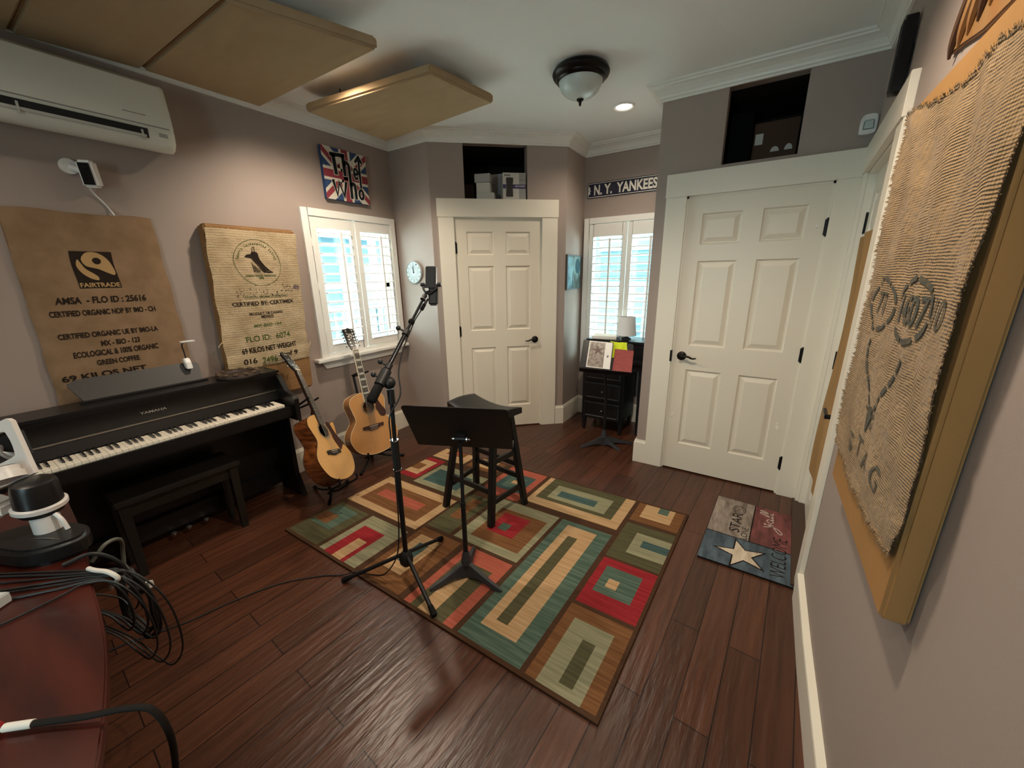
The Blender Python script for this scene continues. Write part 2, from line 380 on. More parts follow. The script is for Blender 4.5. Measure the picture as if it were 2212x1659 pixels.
# crown moulding all round, one run
CROWN = [(0, 2.652), (.012, 2.652), (.014, 2.664), (.022, 2.668), (.026, 2.680), (.040, 2.700), (.062, 2.716), (.078, 2.722), (.080, 2.730), (.092, 2.733), (.094, H), (0, H)]
loop = [(0, -2.8), (0, YK), (XD, YK), (XP, YD), (XP, YB), (XE, YB), (XE, YC), RW[0], RW[1], RW[2], RW[3]]
o = sweep(loop, CROWN, closed=True).build('trim_1', mat('crown_moulding_paint', '#dcdad2', .4)); o['kind'] = 'structure'
def skirt(name, path, h=.198, t=.018):
    pr = [(0, 0), (t, 0), (t, h-.022), (t*.75, h-.012), (t*.6, h), (0, h)]
    o = sweep(path, pr).build(name, TRIM); o['kind'] = 'structure'; return o
dp = lambda s: tuple(FD(s, 0).xy)
skirt('baseboard_left', [(0, -2.8), (0, YK), (XD, YK), dp(.06)])
skirt('baseboard_back', [dp(1.165), (XP, YD), (XP, YB), (XE, YB), (XE, YC), (2.402, YC)])
pr = [(0, 0), (.024, 0), (.026, .125), (.024, .14), (0, .15)]
o = sweep([(RW[1][0]-.002, 1.385), RW[2], RW[3]], [(0, 0), (.024, 0), (.026, .140), (.024, .148), (0, .152)]).build('baseboard_right', TRIM); o['kind'] = 'structure'

# ---------------------------------------------------------------- six-panel doors
DOORP = mat('cream_door_paint', '#d8d0c0', .38, spec=.4)
def slab(mb, fr, x0, x1, z0, z1, cols, rows, dep, th=.035):
    """door leaf: face at depth dep, six raised-and-fielded panels"""
    X = sorted([x0, x1]+[v for c in cols for v in c]); Z = sorted([z0, z1]+[v for r in rows for v in r])
    ish = lambda a, b, c, d: any(abs(a-q[0]) < 1e-6 for q in cols) and any(abs(c-q[0]) < 1e-6 for q in rows)
    for i in range(len(X)-1):
        for j in range(len(Z)-1):
            a, b, c, d = X[i], X[i+1], Z[j], Z[j+1]
            if (a, b) in cols and (c, d) in rows:
                R_ = lambda ins, dd: [fr(a+ins, c+ins, dep+dd), fr(b-ins, c+ins, dep+dd), fr(b-ins, d-ins, dep+dd), fr(a+ins, d-ins, dep+dd)]
                rs = [R_(0, 0), R_(.009, -.011), R_(.016, -.011), R_(.044, -.001)]
                vs = [v for r in rs for v in r]; fs = []
                for q in range(3):
                    for e in range(4): fs.append((q*4+e, q*4+(e+1)%4, q*4+4+(e+1)%4, q*4+4+e))
                fs.append((12, 13, 14, 15)); mb.add(vs, fs)
            else: mb.add([fr(a,c,dep), fr(b,c,dep), fr(b,d,dep), fr(a,d,dep)], [(0,1,2,3)])
    f = [fr(x0,z0,dep), fr(x1,z0,dep), fr(x1,z1,dep), fr(x0,z1,dep)]; k = [fr(x0,z0,dep-th), fr(x1,z0,dep-th), fr(x1,z1,dep-th), fr(x0,z1,dep-th)]
    mb.add(f+k, [(0,1,5,4), (1,2,6,5), (2,3,7,6), (3,0,4,7), (4,5,6,7)])
def lever(parent, fr, x, z, d, sgn, mt=BRONZE):
    mb = MB(); M = fr.M() @ Matrix.Translation((x, z, d))
    mb.lathe([(.033, 0), (.033, .006), (.026, .012), (.012, .014), (.012, .05), (.0, .052)], 24, M)
    pts = spline([(0, 0, .046), (sgn*.02, .004, .048), (sgn*.05, .003, .047), (sgn*.08, -.008, .046), (sgn*.105, -.004, .047)], 5)
    mb.tube([M @ p for p in pts], .009, 10, rs=[.010-.005*i/len(pts) for i in range(len(pts))])
    return mb.build('lever_handle', mt, parent)
def hinge(parent, fr, x, z, d, mt=BRONZE, h=.09):
    mb = MB(); M = fr.M()
    mb.cyl(M @ Vector((x, z-h/2, d)), M @ Vector((x, z+h/2, d)), .007, n=10); mb.box((x-.012, z-h/2, d-.008), (x+.012, z+h/2, d-.003), M)
    for q in (-1, 1): mb.ball(M @ Vector((x, z+q*(h/2+.003), d)), .006, 8)
    return mb.build('hinge', mt, parent)
def casing(d, fr, xa, xb, za, zh, w0=.114, over=.006, back=0, right=True, left=True, wr=None):
    """two legs and a taller header around the opening xa..xb, height za, header top zh"""
    M = fr.M(); wr = wr or w0
    if left: MB().box((xa-w0, 0, back), (xa, za, back+.02), M).build('casing', TRIM, d, .002)
    if right: MB().box((xb, 0, back), (xb+wr, za, back+.02), M).build('casing', TRIM, d, .002)
    mb = MB(); mb.box((xa-w0-over, za, back), (xb+wr+over, zh, back+.026), M)
    mb.build('header', TRIM, d, .002)
    jb = MB(); jb.box((xa-.004, 0, -.1), (xa+.012, za, 0), M); jb.box((xb-.012, 0, -.1), (xb+.004, za, 0), M); jb.box((xa-.004, za-.014, -.1), (xb+.004, za+.004, 0), M)
    jb.build('jamb', TRIM, d)

d1 = struct('door_1', FD(.6, 0))
mb = MB(); slab(mb, FD, .209, 1.0, .012, 2.046, [(.305, .552), (.662, .900)], [(.238, .862), (1.032, 1.637), (1.736, 1.940)], -.004); mb.build('door_slab', DOORP, d1)
casing(d1, FD, .197, 1.011, 2.060, 2.212, w0=.14, wr=.15)
lever(d1, FD, .946, .925, -.004, -1)
for z in (1.80, 1.03, .25): hinge(d1, FD, .203, z, .003)

d2 = struct('door_2', (2.93, YC, 0))
mb = MB(); slab(mb, FC, 2.548, 3.325, .012, 2.038, [(2.645, 2.885), (2.996, 3.229)], [(.235, .842), (1.026, 1.627), (1.735, 1.937)], -.004); mb.build('door_slab', DOORP, d2)
casing(d2, FC, 2.537, 3.336, 2.052, 2.199, w0=.135, wr=.122, over=.004)
lever(d2, FC, 2.607, .945, -.004, 1)
for z in (1.80, 1.02, .24): hinge(d2, FC, 3.331, z, .003)
mb = MB(); mb.box((2.527, .90, .001), (2.541, .985, .0215), FC.M()); mb.build('strike_plate', BRONZE, d2)
# worn paint chips showing by the hinge and lock sides
CHIP = mat('chipped_white_primer', '#f1efe8', .7)
mb = MB()
for (x, z) in ((3.285, 1.80), (2.583, .455), (3.262, .50)):
    for k in range(4):
        a = random.uniform(-.01, .01); b = random.uniform(-.02, .02)
        mb.prism([(x+a, z+b), (x+a+.006, z+b+.004), (x+a+.009, z+b+.018), (x+a+.003, z+b+.014)], -.004, -.0025, FC.M())
mb.build('paint_chip', CHIP, d2)

# exterior door in the right wall, seen almost edge on
ur = Vector((RW[1][0]-RW[0][0], RW[1][1]-RW[0][1], 0)).normalized()
FR = Frame((RW[0][0], RW[0][1], 0), ur, (0, 0, 1), (ur.y, -ur.x, 0))
FR.n = Vector((ur.y, -ur.x, 0)).normalized()
d3 = struct('door_3', FR(.5, 0))
mb = MB(); slab(mb, FR, .10, .925, .02, 2.046, [(.20, .45), (.56, .81)], [(.24, .86), (1.03, 1.63), (1.735, 1.94)], -.035); mb.build('door_slab', DOORP, d3)
casing(d3, FR, D3[0], D3[1], 2.06, 2.20, w0=.08, wr=.13, over=0)
for z in (1.80, 1.02, .36): hinge(d3, FR, .092, z, -.028, h=.11)
MB().box((.05, 0, -.10), (1.0, .022, .035), FR.M()).build('threshold', mat('dark_wood_threshold', '#3a2419', .45), d3, .003)
def door_hw():
    M = FR.M(); mb = MB(); z = 1.03
    mb.box((.835, .84, -.035), (.885, 1.14, -.028), M); mb.build('escutcheon', BRONZE, d3, .002)
    mb = MB(); mb.box((.853, 1.03, -.028), (.867, 1.045, .0), M); mb.box((.845, 1.0, .0), (.875, 1.05, .012), M); mb.build('thumb_turn', BRONZE, d3, .002)
    mb = MB(); mb.cyl(M @ Vector((.86, .885, -.028)), M @ Vector((.86, .885, .035)), .011, n=14); mb.box((.75, .875, .022), (.872, .897, .036), M); mb.build('lever_handle', BRONZE, d3, .003)
door_hw()

# ---------------------------------------------------------------- windows with plantation shutters
def window(name, fr, x0, x1, z0, z1, op, lz, sill=True, tilt=12, nl=12, th=.14):
    """fr: wall frame (s, z, out into the room); op: louvre openings [(xa, xb)]; lz: (bottom, top) of the louvres"""
    M = fr.M(); W = struct(name, fr((x0+x1)/2, z0)); fw = .055
    mb = MB()
    for a, b in [((x0, z0, .0), (x0+fw, z1, .034)), ((x1-fw, z0, .0), (x1, z1, .034)), ((x0+fw, z1-fw, .0), (x1-fw, z1, .034)), ((x0+fw, z0, .0), (x1-fw, z0+.03, .034))]: mb.box(a, b, M)
    mb.build('window_frame', SHUT, W, .002)
    # sash and panes set in the depth of the wall
    mb = MB(); zi0, zi1, xi0, xi1 = z0+.02, z1-.04, x0+.035, x1-.035; zm = (zi0+zi1)/2
    for a, b in [((xi0, zi0, -th+.02), (xi0+.04, zi1, -th+.06)), ((xi1-.04, zi0, -th+.02), (xi1, zi1, -th+.06)), ((xi0, zi0, -th+.02), (xi1, zi0+.05, -th+.06)), ((xi0, zi1-.04, -th+.02), (xi1, zi1, -th+.06)), ((xi0, zm-.02, -th+.02), (xi1, zm+.02, -th+.06))]: mb.box(a, b, M)
    mb.build('sash', SHUT, W)
    MB().box((xi0+.03, zi0+.03, -th+.036), (xi1-.03, zi1-.03, -th+.042), M).build('pane', PANE, W)
    xm = (op[0][1]+op[1][0])/2
    edges = [(x0+fw+.004, xm-.003), (xm+.003, x1-fw-.004)]
    for (pa, pb), (a, b) in zip(edges, op):
        mb = MB(); d0, d1 = -.004, .026; zb, zt = z0+.034, z1-fw-.004
        for p, q in [((pa, zb, d0), (a, zt, d1)), ((b, zb, d0), (pb, zt, d1)), ((a, zb, d0), (b, lz[0], d1)), ((a, lz[1], d0), (b, zt, d1))]: mb.box(p, q, M)
        sh = mb.build('shutter_panel', SHUT, W, .003)
        pit = (lz[1]-lz[0])/nl; first = None
        lv = MB(); zc = lz[0]+pit/2; t = math.radians(tilt); xc = (a+b)/2
        prof = [(.044*math.copysign(abs(math.cos(g))**.5, math.cos(g)), .0062*math.copysign(abs(math.sin(g))**.4, math.sin(g))) for g in [2*math.pi*(k+.5)/16 for k in range(16)]]
        R_ = fr.M() @ Matrix.Translation((xc, zc, .008)) @ Matrix.Rotation(t, 4, 'X') @ Matrix.Rotation(math.pi/2, 4, 'Y') 
        # louvre blade: ellipse in (depth, height), extruded along the wall
        hw = (b-a)/2-.003
        vs = []; n = len(prof)
        for sx in (-hw, hw):
            for dd, hh in prof:
                ry = hh*math.cos(t)-dd*math.sin(t); rd = hh*math.sin(t)+dd*math.cos(t)
                vs.append(fr(xc+sx, zc+ry, .006+rd))
        lv.add(vs, [list(range(n-1,-1,-1)), list(range(n, 2*n))]+[(i, (i+1)%n, n+(i+1)%n, n+i) for i in range(n)], None, 0, True)
        first = lv.build('louver', SHUT, sh)
        for k in range(1, nl): clone(first, 'louver', fr.v*(pit*k), sh)
        tr = MB(); tx = a+(b-a)*.62; tr.box((tx-.009, lz[0]+.06, .050), (tx+.009, lz[1]-.02, .062), M); tr.build('tilt_rod', SHUT, sh, .002)
        for z in (z0+.22, (z0+z1)/2, z1-.25):
            hx = pa-.004 if a == op[0][0] else pb+.004
            hb = MB(); hb.cyl(fr(hx, z-.03, .034), fr(hx, z+.03, .034), .005, n=8); hb.build('shutter_hinge', SHUT, sh)
    if sill:
        MB().box((x0-.062, z0-.028, 0), (x1+.012, z0, .075), M).build('sill', SHUT, W, .004)
        mb = MB(); mb.hexa([fr(x0+.03, z0-.095, 0), fr(x1-.03, z0-.095, 0), fr(x1-.03, z0-.095, .018), fr(x0+.03, z0-.095, .018)], [fr(x0-.005, z0-.028, 0), fr(x1-.005, z0-.028, 0), fr(x1-.005, z0-.028, .02), fr(x0-.005, z0-.028, .02)]); mb.build('apron', SHUT, W)
    return W
FL = Frame((0, 0, 0), (0, 1, 0), (0, 0, 1), (1, 0, 0))
FB = Frame((0, YB, 0), (1, 0, 0), (0, 0, 1), (0, -1, 0))
FRr = Frame((0, -2.8, 0), (1, 0, 0), (0, 0, 1), (0, 1, 0))
window('window_1', FL, W1[0], W1[1], W1[2], W1[3], [(1.277, 1.580), (1.677, 1.985)], (1.005, 1.935), nl=12, tilt=-2)
window('window_2', FB, W2[0], W2[1], W2[2], W2[3], [(1.528, 1.829), (1.923, 2.225)], (.715, 1.91), sill=False, nl=16, tilt=-3)
wr = struct('window_3', (2.468, -2.8, .85)); mb = MB(); M = FRr.M()
for a, b in [((2.14, .82, 0), (2.22, 2.18, .02)), ((2.716, .82, 0), (2.80, 2.18, .02)), ((2.22, 2.10, 0), (2.716, 2.18, .02)), ((2.22, .82, 0), (2.716, .90, .02)), ((2.45, .90, -.1), (2.49, 2.10, -.06))]: mb.box(a, b, M)
mb.build('window_frame', TRIM, wr); MB().box((2.23, .91, -.09), (2.706, 2.09, -.084), M).build('pane', PANE, wr)
# ================================================================ rug
RUGC = [mat('rug_brown_ground', '#4a3527', .95, spec=.05, noise=.4, nscale=(8, 60, 8), bump=.5, bscale=350, bdist=.002)]
for n_, c_, c2 in [('rug_olive', '#55523b', '#43412f'), ('rug_sage', '#8d8a70', '#737159'), ('rug_teal', '#58695c', '#3c4e44'), ('rug_red', '#8e2c31', '#7a2226'), ('rug_tan', '#b59673', '#9c7c56'),
                   ('rug_brown', '#775336', '#5f3f28'), ('rug_coral', '#a15848', '#8b4839'), ('rug_bluegreen', '#445a58', '#364846')]:
    RUGC.append(mat(n_, c_, .95, spec=.05, noise=.9, nscale=(4, 75, 4), col2=c2, bump=.5, bscale=350, bdist=.002))
OL, SG, TE, RD, TA, BR_, CO, BG_ = range(1, 9)
RUG = [  # u0 u1 v0 v1 colour, painted in order
    (.008, .15, .014, .266, OL), (.02, .115, .10, .245, TE), (.012, .078, .12, .185, BR_), (.166, .326, .014, .270, SG), (.190, .280, .0, .203, RD), (.226, .264, .0, .134, TA),
    (.346, .494, .014, .332, BR_), (.366, .446, .08, .292, TA), (.392, .425, .13, .25, BG_), (.515, .666, .012, .336, CO), (.537, .638, .0, .265, OL), (.560, .607, .0, .215, TA), (.578, .607, .0, .19, TA), (.60, .622, .0, .265, OL),
    (.004, .334, .298, .560, TA), (.034, .302, .338, .510, BR_), (.064, .262, .402, .460, CO), (.344, .434, .352, .650, OL), (.370, .408, .45, .62, BR_),
    (.450, .668, .354, .692, SG), (.487, .650, .398, .630, BR_), (.511, .602, .460, .604, RD), (.535, .566, .490, .536, TE), (.006, .094, .615, .848, RD), (.006, .073, .656, .812, TA), (.006, .05, .70, .765, BR_),
    (.102, .330, .590, .810, SG), (.122, .284, .630, .765, BG_), (.006, .168, .870, .992, TA), (.04, .13, .935, .992, BR_), (.07, .10, .955, .992, CO), (.184, .322, .870, .992, BR_), (.21, .29, .9, .992, TA), (.23, .27, .93, .992, TE),
    (.350, .506, .700, .992, CO), (.372, .482, .770, .935, BG_), (.395, .46, .80, .90, TE), (.415, .44, .84, .87, TA), (.522, .838, .735, .992, TA), (.540, .806, .790, .992, OL), (.574, .776, .815, .940, SG), (.600, .734, .846, .897, BG_),
    (.852, .992, .838, .990, BR_), (.874, .964, .878, .990, TA), (.917, .947, .942, .990, TE), (.852, .992, .570, .816, OL), (.894, .992, .624, .762, SG), (.920, .992, .678, .722, BG_),
    (.852, .992, .312, .558, RD), (.872, .963, .381, .518, TE), (.893, .920, .416, .460, TA), (.849, .992, .014, .296, BR_), (.873, .963, .0, .248, SG), (.911, .939, .04, .190, OL),
    (.680, .837, .014, .692, TE), (.707, .799, .076, .664, TA), (.731, .760, .112, .598, OL)]
def rug():
    c00, c10, c11, c01 = [Vector(p) for p in ((.683, .347), (2.772, .341), (2.845, 1.832), (.768, 1.790))]
    pt = lambda u, v, z: Vector(((1-u)*(1-v)*c00.x+u*(1-v)*c10.x+u*v*c11.x+(1-u)*v*c01.x, (1-u)*(1-v)*c00.y+u*(1-v)*c10.y+u*v*c11.y+(1-u)*v*c01.y, z))
    U = sorted({0., 1.}|{x for r in RUG for x in r[:2]}); V = sorted({0., 1.}|{x for r in RUG for x in r[2:4]})
    mb = MB()
    for i in range(len(U)-1):
        for j in range(len(V)-1):
            um, vm = (U[i]+U[i+1])/2, (V[j]+V[j+1])/2; c = 0
            for r in RUG:
                if r[0] < um < r[1] and max(r[2], .01) < vm < r[3]: c = r[4]
            mb.add([pt(U[i], V[j], .012), pt(U[i+1], V[j], .012), pt(U[i+1], V[j+1], .012), pt(U[i], V[j+1], .012)], [(0,1,2,3)], None, c)
    B = [pt(0,0,0), pt(1,0,0), pt(1,1,0), pt(0,1,0)]; T_ = [pt(0,0,.012), pt(1,0,.012), pt(1,1,.012), pt(0,1,.012)]
    mb.add(B+T_, [(3,2,1,0), (0,1,5,4), (1,2,6,5), (2,3,7,6), (3,0,4,7)])
    tag(mb.build('area_rug', RUGC, origin=(1.8, 1.08, 0)), 'multicoloured area rug of nested rectangles in red, teal, tan and olive', 'rug')
rug()

# ================================================================ ceiling panels
CLOTH = mat('tan_panel_fabric', '#a08a6c', .9, spec=.1, noise=.35, nscale=(5, 5, 5), col2='#967f61', bump=.55, bscale=2.4, bdist=.05, bstretch=(.8, 4, 1), bdet=1)
CLOTHE = mat('tan_panel_fabric_edge', '#a37845', .9, spec=.1, noise=.4, nscale=(30, 30, 8), col2='#8e6535')
def ceil_panel(label, q, zb, th, name='acoustic_ceiling_panel', grp='burlap acoustic panels hung under the ceiling'):
    """soft fabric-wrapped board given by its four lower corners"""
    c = sum((Vector(p) for p in q), Vector((0, 0)))/4
    t = thing(name, label, 'acoustic panel', (c.x, c.y, zb), grp)
    mb = MB(); mb.hexa([(x, y, zb) for x, y in q], [(x, y, zb+th) for x, y in q]); o = mb.build('fabric_cover', [CLOTH], t, .012, 3)
    for p in o.data.polygons: p.use_smooth = True
    o.data.set_sharp_from_angle(angle=.6)
    mb = MB()
    for x, y in [((q[0][0]*.8+q[2][0]*.2), (q[0][1]*.8+q[2][1]*.2)), ((q[0][0]*.2+q[2][0]*.8), (q[0][1]*.2+q[2][1]*.8))]:
        k = MB(); k.cyl((x, y, zb+th-.004), (x, y, H+.002), .004, n=8); k.build('hanger', BLACKM, t)
    return t
ceil_panel('tan fabric ceiling panel hung apart beside the crown moulding, smallest', [(.318, 1.135), (1.365, 1.235), (1.430, 1.745), (.280, 1.845)], 2.625, .052)
ceil_panel('wide tan fabric ceiling panel with wrinkled cloth beside the lone panel', [(.136, .352), (1.10, .356), (1.316, .925), (.150, .932)], 2.625, .055)
ceil_panel('tan fabric ceiling panel directly above the white air conditioner', [(.07, -.080), (1.12, -.082), (1.10, .3525), (.136, .3485)], 2.625, .055)
ceil_panel('dim tan fabric ceiling panel at the far end over the piano', [(.05, -.50), (1.14, -.50), (1.12, -.0845), (.068, -.0825)], 2.625, .055)

# ================================================================ ceiling lights
LAMP_ON = mat('lit_lamp_lens', (1, .84, .64, 1), .5, emit=6)
def can(x, y, wt, i):
    lb = ['white recessed ceiling light glowing by the alcove', 'white recessed ceiling light in the gap between the fabric panels', 'white recessed ceiling light above the wall with the frayed sack', 'white recessed ceiling light behind the desk chair side', 'white recessed ceiling light near the air conditioner wall'][i]
    t = thing('recessed_ceiling_light', lb, 'ceiling light', (x, y, H-.012), 'recessed lights in the ceiling')
    M = Matrix.Translation((x, y, H))
    mb = MB(); mb.lathe([(.078, .0), (.078, -.010), (.070, -.013), (.058, -.008), (.055, .0)], 36, M); mb.build('trim_ring', CEIL, t)
    mb = MB(); mb.lathe([(.056, 0), (.050, -.004), (0, -.006)], 30, M); mb.build('lens', LAMP_ON, t)
    l = bpy.data.lights.new('can_lamp', 'SPOT'); l.energy = wt; l.color = (1, .84, .66); l.spot_size = math.radians(150); l.spot_blend = .6; l.shadow_soft_size = .05
    lo = bpy.data.objects.new('can_lamp', l); lo.location = (x, y, H-.03); COL.objects.link(lo)
for i, (x, y, wt) in enumerate(CAN_SPOTS): can(x, y, wt, i)
def flush():
    x, y = 1.955, 1.915
    t = thing('flush_mount_ceiling_lamp', 'unlit dome ceiling lamp with dark bronze rim and frosted glass bowl', 'ceiling lamp', (x, y, H))
    M = Matrix.Translation((x, y, H))
    mb = MB(); mb.lathe([(.150, 0), (.165, -.012), (.172, -.03), (.165, -.045), (.150, -.052), (.145, -.066), (.134, -.072), (.128, -.06)], 48, M); mb.build('rim', BRONZE, t)
    mb = MB(); mb.lathe([(.134, -.060)]+[(.132*math.cos(a), -.066-.095*math.sin(a)) for a in [k*math.pi/2/12 for k in range(1, 13)]], 48, M)
    mb.build('glass_bowl', mat('frosted_alabaster_glass', '#c3cbc6', .35, noise=.3, nscale=(9, 9, 9), col2='#aeb8b2', spec=.5), t)
    mb = MB(); mb.lathe([(.0, -.16), (.022, -.160), (.020, -.167), (.010, -.172), (.007, -.19), (.004, -.196), (0, -.198)], 20, M); mb.build('finial', BRONZE, t)
flush()

# ================================================================ air conditioner
def aircon():
    y0, y1 = -.62, .405
    t = thing('air_conditioner', 'white wall-mounted split air conditioner above the piano', 'air conditioner', (0, (y0+y1)/2, 2.24))
    FY = lambda s: [(s[k][0], s[k][1]) for k in range(len(s))]
    prof = [(0, 2.565), (.10, 2.572), (.165, 2.565), (.190, 2.545), (.208, 2.42), (.213, 2.345), (.208, 2.335), (.213, 2.32), (.205, 2.275), (.18, 2.245), (.15, 2.235), (.02, 2.262), (0, 2.27)]
    mb = MB(); n = len(prof)
    def ring(y, k): 
        cx, cz = .1, 2.40
        return [(cx+(x-cx)*k if x > .001 else 0, y, cz+(z-cz)*k) for x, z in prof]
    rs = [ring(y0, .97), ring(y0+.012, 1), ring(y1-.03, 1), ring(y1-.008, .992), ring(y1, .965)]
    vs = [v for r in rs for v in r]; fs = [list(range(n)), [4*n+i for i in range(n)][::-1]]
    for q in range(4): fs += [(q*n+i, q*n+(i+1)%n, q*n+n+(i+1)%n, q*n+n+i) for i in range(n)]
    mb.add(vs, fs, None, 0, True); AC = mat('glossy_white_ac_shell', '#d4d3c6', .22, spec=.5); mb.build('shell', AC, t)
    DK = mat('dark_vent_opening', '#0e0f10', .7)
    mb = MB(); mb.hexa([(.205, y0+.06, 2.325), (.2150, y0+.06, 2.325), (.2150, y1-.115, 2.325), (.205, y1-.115, 2.325)], [(.200, y0+.06, 2.283), (.2095, y0+.06, 2.281), (.2095, y1-.115, 2.281), (.200, y1-.115, 2.283)]); mb.build('air_outlet', DK, t)
    mb = MB(); mb.hexa([(.206, y0+.06, 2.283), (.2130, y0+.06, 2.281), (.2130, y1-.125, 2.281), (.206, y1-.125, 2.283)], [(.211, y0+.06, 2.294), (.2165, y0+.06, 2.294), (.2165, y1-.125, 2.294), (.211, y1-.125, 2.294)])
    for y in (-.15, y1-.14): mb.box((.205, y-.004, 2.27), (.217, y+.004, 2.315))
    mb.build('louver', mat('grey_ac_flap', '#b9b8ae', .35), t)
    MB().hexa([(.2105, y0, 2.340), (.2142, y0, 2.340), (.2142, y1-.02, 2.340), (.2105, y1-.02, 2.340)], [(.2105, y0, 2.345), (.2142, y0, 2.345), (.2142, y1-.02, 2.345), (.2105, y1-.02, 2.345)]).build('panel_seam', mat('ac_seam_grey', '#8d8c84', .5), t)
    MB().box((.209, y1-.07, 2.298), (.2145, y1-.035, 2.316)).build('sensor_window', mat('ac_grey_window', '#9b9a93', .3), t)
    MB().box((.206, y1-.20, 2.384), (.2135, y1-.11, 2.388)).build('status_bar', CHROME, t)
aircon()

# ================================================================ wall camera + cable
def seccam():
    t = thing('security_camera', 'small white security camera with black face below the air conditioner', 'security camera', (0, .02, 2.03))
    mb = MB(); mb.cyl((0, -.005, 2.118), (.016, -.005, 2.118), .036, n=28); mb.cyl((.012, .0, 2.115), (.04, .03, 2.10), .016, n=14); mb.build('wall_mount', WPLAST, t)
    R_ = Matrix.Translation((.065, .052, 2.085)) @ rotm('Z', math.radians(-38)) @ rotm('Y', math.radians(8))
    mb = MB(); mb.box((-.03, -.031, -.062), (.03, .031, .062), R_); mb.build('housing', WPLAST, t, .010, 3)
    mb = MB(); mb.box((.026, -.023, -.052), (.0312, .023, .052), R_); mb.build('black_face', mat('gloss_black_plastic', '#0a0a0c', .12), t, .002)
    mb = MB(); mb.cyl(R_ @ Vector((.030, 0, .028)), R_ @ Vector((.033, 0, .028)), .013, n=20); mb.build('lens', mat('lens_glass_dark', '#15161c', .05), t)
    c = MB(); c.tube(spline([(.03, .045, 2.02), (.012, .06, 2.0), (.008, .085, 1.965), (.008, .105, 1.93), (.03, .112, 1.895), (.02, .112, 1.87)], 6), .004)
    tag(c.build('power_cable', WPLAST), 'thin white cable running from the security camera behind the large sack', 'cable')
seccam()

# ================================================================ piano
PB = mat('black_walnut_piano_finish', '#100f10', .32, spec=.45, noise=.3, nscale=(60, 6, 6), col2='#171415')
def piano():
    y0, y1 = -.705, .668
    t = thing('digital_piano', 'black upright digital piano with white keys against the wall', 'piano', (.22, -.02, 0))
    k = MB(); k.prism([(.105, .66), (.105, .935), (.305, .935), (.305, .915), (.285, .815), (.282, .66)], 0, 1, Matrix(((1,0,0,0),(0,0,y1-y0-.03,y0+.015),(0,1,0,0),(0,0,0,1)))); k.build('upper_cabinet', PB, t, .003)
    MB().box((.103, y0+.002, .930), (.318, y1-.002, .948)).build('lid', PB, t, .004)
    MB().box((.28, y0+.03, .645), (.462, y1-.03, .700)).build('key_bed', PB, t, .004)
    MB().box((.445, y0+.03, .655), (.468, y1-.03, .722)).build('key_slip', PB, t, .004)
    mb = MB(); mb.hexa([(.272, y0+.03, .735), (.302, y0+.03, .742), (.302, y1-.03, .742), (.272, y1-.03, .735)], [(.27, y0+.03, .80), (.284, y0+.03, .803), (.284, y1-.03, .803), (.27, y1-.03, .80)]); mb.build('fallboard', PB, t)
    MB().box((.280, y0+.03, .803), (.292, y1-.03, .811)).build('chrome_strip', mat('brushed_steel_strip', '#b9b6b0', .3, metal=1), t)
    for ya, yb in ((y0, y0+.032), (y1-.032, y1)):
        mb = MB(); mb.prism([(.105, .0), (.335, .0), (.335, .62), (.500, .62), (.505, .775), (.485, .795), (.40, .82), (.345, .90), (.305, .92), (.105, .93)], 0, 1, Matrix(((1,0,0,0),(0,0,yb-ya,ya),(0,1,0,0),(0,0,0,1)))); mb.build('side_panel', PB, t, .003)
        mb = MB(); mb.hexa([(.335, ya, 0), (.395, ya, 0), (.395, yb, 0), (.335, yb, 0)], [(.335, ya, .17), (.345, ya, .15), (.345, yb, .15), (.335, yb, .17)]); mb.build('foot', PB, t, .003)
    MB().box((.107, y0+.03, .05), (.125, y1-.03, .66)).build('back_panel', PB, t)
    MB().box((.126, y0+.03, .06), (.160, y1-.03, .17)).build('pedal_rail', PB, t, .004)
    for y in (-.058, .018, .110):
        m = MB(); m.box((.155, y-.009, .045), (.195, y+.009, .055)); m.cyl((.195, y, .044), (.195, y, .056), .015, n=18); m.build('pedal', CHROME, t, .002)
    # 88 keys
    IV = mat('ivory_white_keys', '#e5dccb', .3); EB = mat('ebony_black_keys', '#0c0c0d', .3)
    ks, wd = -.632, 1.232/52
    w1 = MB(); w1.box((.300, ks+.0005, .700), (.4445, ks+wd-.0005, .7365)); f = w1.build('white_key', IV, t, .0015, 1)
    for i in range(1, 52): clone(f, 'white_key', (0, wd*i, 0), t)
    b1 = MB(); b1.hexa([(.298, ks+wd-.0055, .735), (.396, ks+wd-.0055, .735), (.396, ks+wd+.0055, .735), (.298, ks+wd+.0055, .735)], [(.298, ks+wd-.004, .748), (.388, ks+wd-.004, .747), (.388, ks+wd+.004, .747), (.298, ks+wd+.004, .748)])
    f = b1.build('black_key', EB, t)
    for i in range(1, 51):
        if (i+5) % 7 in (0, 1, 3, 4, 5): clone(f, 'black_key', (0, wd*i, 0), t)
    # music rest
    R_ = lambda y, h: (.180-.10*h/.16-.02, y, .950+h)
    mb = MB(); pts = [(-.235, 0), (.280, 0), (.296, .09), (.286, .105), (.255, .112), (-.232, .112), (-.268, .098), (-.270, .085)]
    mb.add([R_(y, h) for y, h in pts]+[(R_(y, h)[0]-.010, y, R_(y, h)[2]-.004) for y, h in pts], [list(range(8)), list(range(15, 7, -1))]+[(i, (i+1)%8, 8+(i+1)%8, 8+i) for i in range(8)]); mb.build('music_rest', mat('dark_grey_music_rest', '#2a2826', .5), t)
    MB().box((.150, -.255, .9485), (.190, .300, .957)).build('music_rest_ledge', PB, t, .002)
    mb = MB(); fy = lambda a, b: Vector((.3022-.0205*(.905-b)/.1+.0012, a, b)); text(mb, 'YAMAHA', fy, -.073, .042, .853, .867, bold=.02); mb.build('maker_lettering', mat('silver_lettering', '#b8b6b0', .3, metal=.6), t)
piano()
